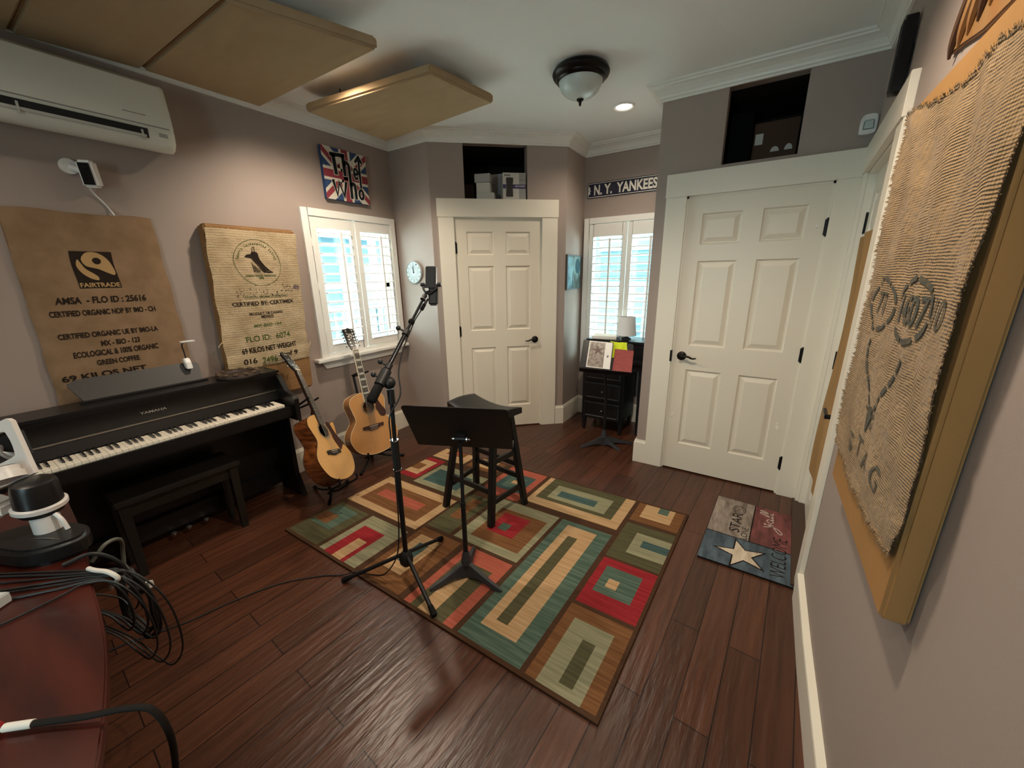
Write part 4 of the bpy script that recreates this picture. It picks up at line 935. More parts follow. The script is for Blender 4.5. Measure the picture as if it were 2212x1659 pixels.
def speaker():
    t = thing('wall_speaker', 'slim black wall speaker mounted high on the wall over the exterior door', 'speaker', (3.43, 1.66, 2.14))
    P = [tuple(p.xy) for p in spline([(1.725, 2.225, 0), (1.748, 2.232, 0), (1.762, 2.26, 0), (1.764, 2.46, 0), (1.752, 2.488, 0), (1.725, 2.495, 0), (1.70, 2.486, 0), (1.690, 2.46, 0), (1.690, 2.25, 0), (1.702, 2.23, 0)], 4, True)]
    X_ = Matrix(((0,0,1,0),(1,0,0,0),(0,1,0,0),(0,0,0,1)))
    mb = MB(); mb.prism(P, 3.384, 3.421, X_); mb.build('cabinet', mat('gloss_black_speaker', '#0b0b0c', .25), t, .007, 3)
    m = MB(); m.box((3.381, 1.702, 2.245), (3.385, 1.752, 2.475)); m.build('grille', mat('black_speaker_grille', '#121212', .8), t, .001)
    b = MB(); b.box((3.420, 1.71, 2.33), (3.4305, 1.745, 2.39)); b.build('wall_bracket', BLACKM, t)
speaker()
def carving():
    t = thing('carved_wood_wall_art', 'carved wooden relief of branching strands on the wall above the frayed sack', 'wall art', (3.40, .72, 2.03))
    WD = mat('honey_carved_wood', '#8f6c44', .45, noise=.7, nscale=(10, 30, 10), col2='#8a5a2a'); DKW = mat('dark_carved_groove', '#4a2f1a', .6)
    mb = MB(); P = [(.30, 2.04), (.62, 2.05), (.80, 2.06), (.93, 2.085), (1.03, 2.100), (1.02, 2.13), (.94, 2.19), (.90, 2.26), (.70, 2.40), (.30, 2.42)]
    mb.prism(P, 3.394, 3.4085, Matrix(((0,0,1,0),(1,0,0,0),(0,1,0,0),(0,0,0,1)))); mb.build('back_board', WD, t, .003)
    rng = random.Random(4)
    for k in range(10):
        y = .98-.055*k; st = MB(); pts = spline([(3.393, y+.03, 2.085+.004*k), (3.388, y, 2.12+.006*k), (3.388, y-.05, 2.20+.008*k), (3.391, y-.10, 2.30)], 6)
        st.tube(pts, .007, 6, rs=[.003+.006*math.sin(math.pi*i/(len(pts)-1)) for i in range(len(pts))]); st.build('carved_strand', WD if k % 3 else DKW, t)
carving()
# ================================================================ guitars
def guitar(name, label, stand_label, pos, u, v, n, lower, waist, upper, cut, cols, strings, head, dots, bridge, pick, depth=.105, scale=.648):
    fr = Frame(pos, u, v, n); M = fr.M()
    base = fr(0, -.22, -depth*.5)
    t = thing(name, label, 'guitar', (base.x, base.y, base.z), 'acoustic guitars on stands')
    top, side, dark, bind = cols
    L = lower; W = waist; U = upper; yb = -.216 if strings == 6 else -.235; yt = .289
    right = [(0, yb), (.09, yb+.012), (L*.80, yb+.055), (L, yb+.145), (L*.93, yb+.215), (W, yb+.300), (U*.93, yb+.375), (U, yt-.078), (U*.80, yt-.026), (.05, yt-.002), (0, yt)]
    left = [(-x, y) for x, y in right[::-1]][1:-1]
    if cut:   # florentine-style cutaway on the treble side
        right = right[:5]+[(W, yb+.300), (U*.90, yb+.355), (U*1.0, yb+.405), (U*.99, yb+.440), (U*.80, yb+.437), (.072, yb+.420), (.040, yb+.45), (.031, yt-.006), (0, yt)]
    out = [tuple(p.xy) for p in spline([(*p, 0) for p in right+left], 6, True)]
    n_ = len(out); hole = circ(0, .160, .051, n=28)
    # soundboard with a real sound hole
    bm = bmesh.new()
    o_ = [bm.verts.new((x, y, 0)) for x, y in out]; h_ = [bm.verts.new((x, y, 0)) for x, y in hole]
    es = [bm.edges.new((o_[i], o_[(i+1) % n_])) for i in range(n_)]+[bm.edges.new((h_[i], h_[(i+1) % 28])) for i in range(28)]
    bmesh.ops.triangle_fill(bm, edges=es, use_beauty=True); bm.verts.index_update()
    vs = [tuple(x.co) for x in bm.verts]; fs = [[x.index for x in f.verts] for f in bm.faces if math.hypot(sum(x.co.x for x in f.verts)/3, sum(x.co.y for x in f.verts)/3-.160) > .050]; bm.free()
    mb = MB(); mb.add(vs, fs, M); mb.add([(x, y, 0) for x, y in hole]+[(x, y, -.004) for x, y in hole], [(i, (i+1) % 28, 28+(i+1) % 28, 28+i) for i in range(28)], M); mb.build('soundboard', top, t)
    mb = MB(); mb.add([(x, y, -.0005) for x, y in out]+[(x, y, -depth) for x, y in out], [(i, (i+1) % n_, n_+(i+1) % n_, n_+i) for i in range(n_)], M, 0, True); mb.add([(x, y, -depth) for x, y in out], [list(range(n_))], M); mb.build('back_and_sides', side, t)
    mb = MB()
    for z in (.0, -depth): mb.tube([M @ Vector((x, y, z)) for x, y in out], .0022, 5, closed=True)
    mb.build('binding', bind, t)
    mb = MB(); 
    for r0, r1 in ((.0535, .062), (.065, .0665)): mb.add([(r0*math.cos(a), .160+r0*math.sin(a), .0006) for a in [2*math.pi*k/40 for k in range(40)]]+[(r1*math.cos(a), .160+r1*math.sin(a), .0006) for a in [2*math.pi*k/40 for k in range(40)]], [(i, (i+1) % 40, 40+(i+1) % 40, 40+i) for i in range(40)], M)
    mb.build('rosette', mat('abalone_rosette_'+name, '#b49c74' if strings > 6 else '#8f8672', .3, noise=.8, nscale=(120, 120, 120), col2='#4c4335'), t)
    pg = MB(); pg.prism([tuple(p.xy) for p in spline([(*p, 0) for p in pick], 5, True)], .0004, .0022, M); pg.build('pickguard', mat('pickguard_'+name, '#3a1d16' if strings == 6 else '#1d1310', .2, spec=.5), t)
    # bridge, saddle, pins
    br = MB(); br.prism(bridge, .0004, .009, M); b_ = br.build('bridge', dark, t, .002)
    BONE = mat('bone_white', '#e7dfcb', .35)
    s_ = MB(); s_.box((-.038, -.003, .009), (.038, .000, .0125), M); s_.build('saddle', BONE, b_)
    pn = 6 if strings == 6 else 12
    for k in range(pn):
        r = 0 if pn == 6 else k % 2; c = (k if pn == 6 else k//2); m = MB(); m.ball(M @ Vector((-.027+.0108*c, -.014-.012*r, .0095)), .0026, 8); m.build('bridge_pin', BONE, b_)
    # neck, fingerboard, frets
    wn, wb_ = (.0225, .028) if strings == 6 else (.0245, .030)
    wz = lambda y: wn+(wb_-wn)*(scale-y)/(scale-.289); lift = .010; fy0 = .208
    mb = MB(); mb.add([(-wz(fy0), fy0, .001), (wz(fy0), fy0, .001), (wn, scale, .001), (-wn, scale, .001), (-wz(fy0), fy0, lift), (wz(fy0), fy0, lift), (wn, scale, lift), (-wn, scale, lift)], [(3,2,1,0), (4,5,6,7), (0,1,5,4), (1,2,6,5), (2,3,7,6), (3,0,4,7)], M); mb.build('fingerboard', mat('ebony_fingerboard_'+name, '#241814', .45), t, .001)
    mb = MB(); ks = 8; vs = []; fs = []; ys = [.286, .298, .33, scale-.02, scale+.006]; dz = [-.095, -.05, -.0215, -.0185, -.017]
    for y, d in zip(ys, dz):
        for k in range(ks+1):
            a = math.pi*k/ks; vs.append((wz(y)*math.cos(a)*.98, y, .001+d*math.sin(a)))
    w_ = ks+1
    for q in range(len(ys)-1): fs += [(q*w_+k, q*w_+k+1, q*w_+w_+k+1, q*w_+w_+k) for k in range(ks)]
    fs += [list(range(ks, -1, -1)), [(len(ys)-1)*w_+k for k in range(ks+1)]]; mb.add(vs, fs, M, 0, True); mb.build('neck', mat('mahogany_neck_'+name, '#3b2016', .35), t)
    FRT = mat('nickel_fret_wire', '#cfcdc6', .2, metal=.9); first = None
    for k in range(1, 21):
        y = scale*2**(-k/12)
        if y < fy0+.004: break
        m = MB(); m.box((-wz(y), y-.0011, lift-.0005), (wz(y), y+.0011, lift+.0011), M); m.build('fret', FRT, t)
    if dots:
        IN = mat('pearl_block_inlay', '#d9d4c8', .2)
        for k in (1, 3, 5, 7, 9, 12, 15):
            y = scale*(2**(-(k-.5)/12)); hh = .0085*(scale*2**(-(k-1)/12)-scale*2**(-k/12))/.03
            m = MB(); m.box((-wz(y)*.72, y-max(.005, hh), lift-.0005), (wz(y)*.72, y+max(.005, hh), lift+.0004), M); m.build('inlay', IN, t)
        m = MB()
        for sg in (-1, 1): m.add([(sg*wz(fy0), fy0, lift+.0006), (sg*(wz(fy0)-.003), fy0, lift+.0006), (sg*(wn-.003), scale, lift+.0006), (sg*wn, scale, lift+.0006), (sg*(wz(fy0)+.0006), fy0, .001), (sg*(wn+.0006), scale, .001)], [(0, 1, 2, 3), (0, 3, 5, 4)], M)
        m.build('fingerboard_binding', BONE, t)
    m = MB(); m.box((-wn, scale-.001, lift-.004), (wn, scale+.005, lift+.0025), M); m.build('nut', BONE, t)
    # headstock tilted back
    HM = M @ Matrix.Translation((0, scale+.004, .004)) @ Matrix.Rotation(math.radians(-13), 4, 'X')
    m = MB(); m.prism(head, -.016, 0, HM); hs = m.build('headstock', dark if strings == 6 else mat('gloss_black_headstock', '#14100e', .15), t, .001)
    hl = max(y for x, y in head); pr_ = strings//2
    CH = mat('chrome_tuner', '#d2d0cc', .18, metal=1)
    for sg in (-1, 1):
        for k in range(pr_):
            y = .035+(hl-.065)*k/(pr_-1) if pr_ > 1 else .08; hw = max(abs(x) for x, y2 in head if abs(y2-y) < .09)*.58
            hx = .026+.010*(k/(pr_-1)); m = MB(); m.cyl(HM @ Vector((sg*hx*.72, y, 0)), HM @ Vector((sg*hx*.72, y, .010)), .0042, n=10); m.cyl(HM @ Vector((sg*hx*.72, y, 0)), HM @ Vector((sg*hx*.72, y, .002)), .007, n=12)
            m.cyl(HM @ Vector((sg*.020, y, -.011)), HM @ Vector((sg*.052, y, -.011)), .002, n=6); m.ball(HM @ Vector((sg*.056, y, -.011)), .0075, 10, sc=(1, .9, 1.1)); m.build('tuning_peg', CH, hs)
    mk = MB(); f = lambda a, b: HM @ Vector((a, b, .0008))
    if strings > 6: ribbon(mk, [tuple(p.xy) for p in spline([(0, .098, 0), (.009, .115, 0), (.012, .130, 0), (0, .140, 0), (-.012, .130, 0), (-.009, .115, 0)], 5, True)], .003, f, closed=True); poly(mk, circ(0, .126, .004), f)
    else: ribbon(mk, [(-.015, hl-.030), (-.004, hl-.022), (.006, hl-.030), (.016, hl-.021)], .0035, f)
    mk.build('headstock_emblem', mat('pearl_emblem', '#d8d3c6', .25), hs)
    ST_ = mat('bronze_string', '#c9a877' if strings > 6 else '#b9b4a8', .25, metal=.9)
    for k in range(strings):
        p = k if strings == 6 else k//2; of = 0 if strings == 6 else (.0011 if k % 2 else -.0011); tt = (p-2.5)/2.5
        m = MB(); m.tube([M @ Vector((tt*.027+of, -.002, .0125)), M @ Vector((tt*.0185+of, scale+.001, lift+.0032)), M @ Vector((tt*.018+of*2, scale+.035+.02*(p % 3), .004-.012*(.035+.02*(p % 3))/.05+.004))], .0006+.0001*(5-p)/2, 4); m.build('string', ST_, t)
    return fr, depth
SP1 = mat('honey_spruce_top', '#d3a25f', .12, spec=.5, coat=.6, noise=.35, nscale=(160, 4, 160), col2='#c08a4a')
KOA = mat('figured_dark_koa_sides', '#7a4522', .2, spec=.5, coat=.4, noise=1, nscale=(14, 14, 60), col2='#4a2612')
SP2 = mat('amber_spruce_top', '#bd8850', .2, spec=.5, coat=.5, noise=.35, nscale=(6, 120, 6), col2='#a87440')
MAP = mat('amber_maple_sides', '#a9733f', .2, coat=.4, noise=.5, nscale=(10, 10, 40), col2='#8c5a2c')
EBN = mat('ebony_wood', '#15100e', .35)
br6 = [(-.078, -.024), (-.055, -.020), (-.040, -.026), (0, -.034), (.040, -.026), (.055, -.020), (.078, -.024), (.078, .006), (.050, .008), (0, .008), (-.050, .008), (-.078, .006)]
br12 = [(-.095, -.018), (-.055, -.020), (-.035, -.034), (.035, -.034), (.055, -.020), (.095, -.018), (.095, .008), (-.095, .008)]
pk6 = [(.050, .205), (.068, .226), (.094, .212), (.106, .165), (.126, .105), (.168, .040), (.140, .034), (.100, .000), (.078, .040), (.062, .090), (.064, .130), (.0605, .165)]
pk12 = [(.044, .235), (.060, .262), (.085, .250), (.098, .20), (.118, .150), (.140, .115), (.142, .075), (.118, .055), (.085, .070), (.072, .105), (.060, .135), (.066, .175), (.058, .205)]
hd6 = [(-.022, 0), (.022, 0), (.028, .022), (.036, .045), (.040, .150), (.030, .165), (.015, .172), (0, .166), (-.015, .172), (-.030, .165), (-.040, .150), (-.036, .045), (-.028, .022)]
hd12 = [(-.025, 0), (.025, 0), (.032, .025), (.040, .050), (.046, .165), (.046, .185), (.022, .183), (0, .197), (-.022, .183), (-.046, .185), (-.046, .165), (-.040, .050), (-.032, .025)]
g1 = guitar('acoustic_guitar', 'cutaway acoustic guitar with honey top and dark figured sides beside the piano', '', (.651, .766, .378), (-.405, .852, -.331), (-.564, .052, .824), (.720, .520, .460),
            .203, .128, .149, True, (SP1, KOA, EBN, mat('dark_binding', '#2b1a12', .3)), 6, hd6, False, br6, pk6)
g2 = guitar('acoustic_guitar', 'twelve-string jumbo guitar with amber top and pearl block inlays below the window', '', (.450, 1.262, .355), (.102, .994, -.044), (-.278, .071, .958), (.955, -.085, .283),
            .216, .140, .158, False, (SP2, MAP, mat('rosewood_bridge', '#3a2118', .4), mat('cream_binding', '#d9c39b', .4)), 12, hd12, True, br12, pk12)
def gstand(label, gf, feet, topz):
    fr, dp_ = gf
    cx, cy = sum(f[0] for f in feet)/3, sum(f[1] for f in feet)/3
    t = thing('guitar_stand', label, 'guitar stand', (cx, cy, 0), 'black tubular guitar stands')
    # upright runs behind the back of the guitar
    B = lambda a, b, d: fr(a, b, d)
    lo = B(0, -.14, -dp_-.035); hi = B(0, topz, -dp_-.02); bt = B(0, -.25, -dp_-.03)
    for fx, fy in feet:
        m = MB(); pts = spline([(bt.x, bt.y, bt.z+.02), (bt.x*.45+fx*.55, bt.y*.45+fy*.55, bt.z*.5), (fx, fy, .012)], 6); m.tube(pts, .009, 10); lg = m.build('leg', BLACKM, t)
        m = MB(); d = (Vector((fx, fy, .012))-pts[-3]).normalized(); m.tube([Vector((fx, fy, .0125))-d*.035, Vector((fx, fy, .0125))+d*.01], .0122, 10); m.build('rubber_foot', RUBBER, lg)
    m = MB(); m.tube([bt, lo, hi], .010, 12); m.build('upright', BLACKM, t)
    m = MB(); m.cyl(lo-(hi-lo).normalized()*.03, lo+(hi-lo).normalized()*.03, .016, n=14); m.build('collar', BLACKM, t)
    # lower cradle
    m = MB()
    for sg in (-1, 1): m.tube(spline([bt, B(sg*.07, -.258, -dp_-.01), B(sg*.10, -.246, -dp_*.5), B(sg*.11, -.240, .012), B(sg*.112, -.205, .020)], 5), .008, 8)
    m.build('cradle_arm', RUBBER, t)
    # neck yoke
    m = MB(); c = hi; m.tube(spline([hi, B(0, topz+.03, -.065), B(-.055, topz+.035, -.055)], 5)[1:] and [hi, B(-.045, topz+.005, -.06), B(-.05, topz+.012, .03)], .007, 8); m.tube([hi, B(.045, topz+.005, -.06), B(.05, topz+.012, .035)], .007, 8); m.build('neck_yoke', RUBBER, t)
    return t
gstand('black tubular guitar stand under the cutaway guitar beside the piano', g1, [(.66, .672), (.362, .745), (.500, .930)], .395)
gstand('black tubular guitar stand under the twelve-string guitar below the window', g2, [(.497, 1.06), (.300, 1.32), (.530, 1.475)], .440)

# ================================================================ microphone on its boom stand
def micstand():
    px, py = 1.661, .483
    t = thing('microphone_stand', 'black tripod boom microphone stand at the edge of the rug', 'microphone stand', (px, py, .012))
    hz = .135
    m = MB(); m.lathe([(.0, .0), (.022, .0), (.034, .018), (.036, .045), (.028, .07), (.016, .085), (0, .085)], 20, Matrix.Translation((px, py, hz-.05))); m.build('hub', mat('black_nylon', '#0e0e0f', .5), t)
    for fx, fy in ((1.396, .279), (1.963, .365), (1.618, .789)):
        d = Vector((fx-px, fy-py, 0)).normalized(); a = Vector((px, py, hz+.01))+d*.03; b = Vector((fx, fy, .0275))
        if fy < .30: b.z = .0160
        m = MB(); m.tube([a, b], .0105, 12); lg = m.build('leg', BLACKM, t)
        e = (b-a).normalized(); m = MB(); m.tube([b-e*.045, b-e*.01, b+e*.006], .0145, 12, rs=[.0125, .0150, .0140]); m.build('rubber_foot', RUBBER, lg)
    m = MB(); m.tube([(px, py, hz-.02), (px+.003, py+.003, .69)], .0125, 16); m.build('lower_tube', BLACKM, t)
    m = MB(); m.tube([(px+.003, py+.003, .645), (px+.003, py+.003, .80)], .0185, 18); m.build('height_grip', mat('black_nylon', '#0e0e0f', .5), t, 0)
    
    for z in (.645, .800): m = MB(); m.tube([(px+.003, py+.003, z-.003), (px+.003, py+.003, z+.003)], .0195, 18); m.build('chrome_ring', CHROME, t)
    m = MB(); m.tube([(px+.003, py+.003, .69), (px+.008, py+.008, 1.03)], .0095, 14); m.build('upper_tube', BLACKM, t)
    m = MB(); m.tube([(px+.008, py+.008, .985), (px+.008, py+.008, 1.055)], .0165, 16); m.build('top_socket', mat('black_nylon', '#0e0e0f', .5), t)
    piv = Vector((1.653, .475, 1.120)); end = Vector((1.558, .880, 1.471)); d = (end-piv).normalized()
    A = lambda s, o=(0, 0, 0): piv+d*s+Vector(o)
    k = d.cross(Vector((0, 0, 1))).normalized()
    m = MB(); m.tube([A(-.05), A(.03)], .024, 14); m.ball(Vector((1.668, .489, 1.086)), .029, 16); m.tube([Vector((1.668, .489, 1.086)), piv], .020, 12); m.build('boom_clutch', mat('black_nylon', '#0e0e0f', .5), t)
    m = MB(); m.tube([A(-.07), A(.285)], .0105, 14); m.build('boom_arm', mat('glossy_black_tube', '#1a1a1c', .25, metal=.4), t)
    m = MB(); m.tube([A(.26), A(.543)], .0072, 12); m.build('boom_extension', mat('glossy_black_tube', '#1a1a1c', .25, metal=.4), t)
    m = MB(); m.tube([A(-.140), A(-.130), A(-.06), A(-.045)], .024, 16, rs=[.017, .0225, .0205, .013]); m.build('counterweight', RUBBER, t)
    for s, sd in ((-.022, 1), (.052, 1), (.262, 1)):
        m = MB(); c = A(s); m.tube([c-d*.014, c+d*.014], .0165, 12); o = c-k*.012+Vector((0, 0, .008)); m.cyl(o, o-k*.024+Vector((0, 0, .012)), .005, n=8); m.ball(o-k*.030+Vector((0, 0, .014)), .013, 10); m.build('clamp_knob', mat('black_nylon', '#0e0e0f', .5), t)
    m = MB(); m.ball(A(.335), .017, 12); m.build('cable_clip', RUBBER, t)
    m = MB(); m.tube([A(.49), A(.525)], .013, 12); m.build('boom_tip_collar', mat('black_nylon', '#0e0e0f', .5), t); m = MB(); m.tube([A(.492), A(.497)], .0145, 12); m.build('chrome_ring', CHROME, t)
    return A, d, k
BA, bd, bk = micstand()
def microphone():
    c = Vector((1.560, .916, 1.503))
    t = thing('studio_microphone', 'black rectangular studio microphone in its cradle at the end of the boom', 'microphone', c)
    # local frame: z along the capsule head, slightly tilted
    X_ = Vector((.844, .536, -.016)).normalized(); Z_ = Vector((-.041, .038, .188)); Z_ = (Z_-X_*X_.dot(Z_)).normalized(); Y_ = Z_.cross(X_)
    R_ = Matrix(((X_.x, Y_.x, Z_.x, c.x), (X_.y, Y_.y, Z_.y, c.y), (X_.z, Y_.z, Z_.z, c.z), (0, 0, 0, 1)))
    DKG = mat('dark_mesh_grille', '#17181a', .6, bump=.6, bscale=900, bdist=.001)
    m = MB(); m.box((-.027, -.016, .000), (.027, .020, .103), R_); m.build('head_grille', DKG, t, .004)
    m = MB(); m.box((.0275, -.008, .006), (.0335, .012, .100), R_); m.build('side_frame', mat('bright_metal_edge', '#9a9c9e', .25, metal=1), t, .002)
    m = MB(); m.box((-.012, -.014, -.102), (.036, .020, -.003), R_); m.build('body', mat('matt_black_body', '#101112', .45), t, .008, 3)
    m = MB(); m.tube(spline([R_ @ Vector(p) for p in [(-.040, -.022, .004), (-.030, -.024, -.030), (-.005, -.024, -.045), (.030, -.024, -.020), (.046, -.022, .006)]], 5), .0055, 8)
    m.box((-.032, -.026, -.014), (.040, -.0165, .004), R_); m.build('yoke', mat('black_nylon', '#0e0e0f', .5), t)
    for x, r in ((-.040, .010), (.048, .012)): m = MB(); m.cyl(R_ @ Vector((x-.010, -.022, .003)), R_ @ Vector((x+.010, -.022, .003)), r, n=16); m.build('cradle_knob', mat('black_nylon', '#0e0e0f', .5), t)
    m = MB(); m.cyl(R_ @ Vector((.058, -.022, .003)), R_ @ Vector((.061, -.022, .003)), .011, n=16); m.build('knob_cap', mat('pale_knob_cap', '#b7b0ad', .3), t)
    m = MB(); m.tube([R_ @ Vector((-.005, -.024, -.042)), BA(.548)], .010, 10, rs=[.013, .008]); m.build('swivel', mat('black_nylon', '#0e0e0f', .5), t)
    m = MB(); f = lambda a, b: R_ @ Vector((a, -.0186, b)); text(m, 'VOCAL MIC', f, -.016, .016, .0125, .0165, bold=0) if False else None
    # XLR connector leaving the body
    p = R_ @ Vector((-.020, .0, -.070)); q = BA(.42)+Vector((.01, 0, -.02)); e = (q-p).normalized()
    m = MB(); m.tube([p, p+e*.05], .0085, 12); m.build('connector_barrel', mat('bright_metal_edge', '#9a9c9e', .25, metal=1), t); m = MB(); m.tube([p+e*.05, p+e*.085, p+e*.09], .0095, 12); m.build('connector_boot', RUBBER, t)
    return p+e*.088
mp = microphone()
def miccable():
    pts = [mp, BA(.38)+Vector((.006, -.010, -.026)), BA(.335)+Vector((.008, -.010, -.030)), BA(.22)+Vector((.016, -.016, -.045)), BA(.10)+Vector((.042, -.008, -.060)), (1.716, .505, 1.03), (1.690, .455, .94), (1.690, .447, .85), (1.700, .440, .72), (1.715, .425, .55), (1.725, .405, .36), (1.690, .400, .20), (1.600, .385, .07), (1.51, .375, .030), (1.45, .365, .020), (1.40, .345, .020), (1.345, .30, .008), (1.247, .236, .0045), (1.11, .085, .0045), (1.028, -.098, .0045), (.977, -.27, .0045), (.90, -.415, .0045), (.86, -.52, .0045)]
    m = MB(); m.tube(spline(pts, 7), .0034, 8)
    tag(m.build('microphone_cable', mat('black_cable_jacket', '#121213', .5)), 'long black microphone cable running down the boom stand and across the wood floor', 'cable')
miccable()

# ================================================================ music stands
def mstand(label, hub, feet, tray, u, v, n, w_, h_, lip, two_knob=False):
    hx, hy = hub
    t = thing('music_stand', label, 'music stand', (hx, hy, 0), 'black music stands'); g0 = .012 if hy < 1.8 else 0
    IRON = mat('cast_grey_black_iron', '#37383c', .55, metal=.3, bump=.3, bscale=150)
    for fx, fy in feet:
        m = MB(); d = Vector((fx-hx, fy-hy, 0)); s_ = d.cross(Vector((0, 0, 1))).normalized(); vs = []; K = 8
        for q in range(K+1):
            a = q/K; c = Vector((hx, hy, 0))+d*a; top = g0+.075*(1-a)**1.4+.020+(0 if q < K else -.008); bot = g0+(.045*(1-a)*math.sin(math.pi*min(1, (1-a)*1.1))); ww = .021-.008*a if q < K else .006
            vs += [c-s_*ww+Vector((0, 0, bot)), c+s_*ww+Vector((0, 0, bot)), c+s_*ww*.55+Vector((0, 0, top)), c-s_*ww*.55+Vector((0, 0, top))]
        fs = [(q*4+e, q*4+(e+1) % 4, q*4+4+(e+1) % 4, q*4+4+e) for q in range(K) for e in range(4)]+[(0, 1, 2, 3), (K*4+3, K*4+2, K*4+1, K*4)]
        m.add(vs, fs, None, 0, True); m.build('leg', IRON, t)
    m = MB(); m.lathe([(.028, .075), (.026, .10), (.018, .135), (.0155, .15), (0, .15)], 20, Matrix.Translation((hx, hy, g0))); m.build('base_socket', IRON, t)
    fr = Frame(tray, u, v, n); M = fr.M(); top = fr(0, -.06, .04 if lip > 0 else -.04)
    m = MB(); m.tube([(hx, hy, g0+.10), (hx, hy, .45)], .0125, 16); m.build('outer_tube', BLACKM, t)
    m = MB(); m.tube([(hx, hy, .44), (top.x, top.y, top.z-.06), top], .0095, 14); m.build('inner_tube', BLACKM, t)
    m = MB(); m.tube([(hx, hy, .435), (hx, hy, .455)], .0145, 16); m.build('collar', BLACKM, t)
    P = []
    r = .022
    for cx, cy, k in ((w_/2-r, h_/2-r, 0), (-w_/2+r, h_/2-r, 1), (-w_/2+.004, -h_/2+.004, 2), (w_/2-.004, -h_/2+.004, 3)):
        rr_ = r if k < 2 else .004; P += circ(cx, cy, rr_, n=5, a0=k*math.pi/2, a1=(k+1)*math.pi/2, end=True)
    m = MB(); m.prism(P, -.0012, .0012, M); ds = m.build('tray', mat('matt_black_sheet_metal', '#0c0c0d', .5, metal=.2), t)
    m = MB(); m.box((-w_/2, -h_/2, -lip if lip > 0 else 0), (w_/2, -h_/2+.003, 0 if lip > 0 else -lip), M); m.build('lip', mat('matt_black_sheet_metal', '#0c0c0d', .5, metal=.2), t)
    sg = 1 if lip > 0 else -1
    m = MB(); m.cyl(fr(-.03, -.06, sg*.022), fr(.028, -.06, sg*.022), .012, n=14); m.box((-.02, -.075, min(0, sg*.02)), (.02, -.045, max(0, sg*.02)), M); m.build('tilt_bracket', BLACKM, t)
    for x in (-.036, .032): m = MB(); m.cyl(fr(x-.003, -.06, sg*.022), fr(x+.003, -.06, sg*.022), .007 if x < 0 else .016, n=16); m.ball(fr(x+(.010 if x > 0 else -.006), -.06, sg*.022), .007, 10); m.build('tilt_screw', CHROME, t)
    return fr
mstand('black music stand on the rug with its back turned, in front of the stool', (1.926, .655), [(1.835, .468), (2.150, .652), (1.83, .84)], (1.902, .689, .838), (.902, .433, -.015), (.251, -.494, .833), (.353, -.754, -.554), .505, .34, .05)
# ================================================================ saddle stool
def stool():
    t = thing('saddle_stool', 'black wooden saddle-seat stool standing on the rug behind the music stand', 'stool', (1.62, 1.24, .012))
    BW = mat('black_painted_wood', '#101011', .42, spec=.4)
    c = Vector((1.628, 1.25)); a = math.radians(-11); ux = Vector((math.cos(a), math.sin(a))); uy = Vector((-math.sin(a), math.cos(a)))
    W_, D_ = .226, .122
    def P(u, v, top):
        x = W_*(2*u-1); y = D_*(2*v-1); q = c+ux*x+uy*y; dip = .030*(abs(2*u-1)**2)-.012
        e = max(abs(2*u-1), abs(2*v-1)); z = .735+dip+.012*math.cos(math.pi*.5*(2*v-1)) if top else .700+dip*.55
        if top and e > .97: z -= .006
        return Vector((q.x, q.y, z))
    m = MB(); nu, nv = 30, 12; m.grid(lambda u, v: P(u, v, True), nu, nv); m.grid(lambda u, v: P(u, v, False), nu, nv, flip=True)
    bd_ = [(i/nu, 0) for i in range(nu)]+[(1, j/nv) for j in range(nv)]+[(1-i/nu, 1) for i in range(nu)]+[(0, 1-j/nv) for j in range(nv)]
    n = len(bd_); m.add([P(*b, True) for b in bd_]+[P(*b, False) for b in bd_], [(i, (i+1) % n, n+(i+1) % n, n+i) for i in range(n)], None, 0, True); m.build('seat', BW, t)
    feet = [(1.402, 1.075), (1.800, 1.055), (1.852, 1.385), (1.400, 1.420)]
    tops = [c+ux*sx*.165+uy*sy*.070 for sx, sy in ((-1, -1), (1, -1), (1, 1), (-1, 1))]
    lp = []
    for (fx, fy), tp in zip(feet, tops):
        A = Vector((fx, fy, .013)); B = Vector((tp.x, tp.y, .715)); lp.append((A, B)); m = MB(); r = .0195
        X_ = Vector((ux.x, ux.y, 0))*r; Y_ = Vector((uy.x, uy.y, 0))*r
        m.hexa([A-X_-Y_, A+X_-Y_, A+X_+Y_, A-X_+Y_], [B-X_-Y_, B+X_-Y_, B+X_+Y_, B-X_+Y_]); m.build('leg', BW, t, .003)
    def bar(i, j, z):
        f = lambda L_: L_[0].lerp(L_[1], (z-.013)/.70)
        p, q = f(lp[i]), f(lp[j]); d = (q-p).normalized(); s_ = d.cross(Vector((0, 0, 1)))*.010; h = Vector((0, 0, .017)); m = MB(); m.hexa([p-s_-h, q-s_-h, q+s_-h, p+s_-h], [p-s_+h, q-s_+h, q+s_+h, p+s_+h]); m.build('stretcher', BW, t, .002)
    bar(0, 1, .235); bar(3, 2, .235); bar(1, 2, .165); bar(0, 3, .165); bar(1, 2, .43); bar(0, 3, .43); bar(3, 2, .33)
stool()

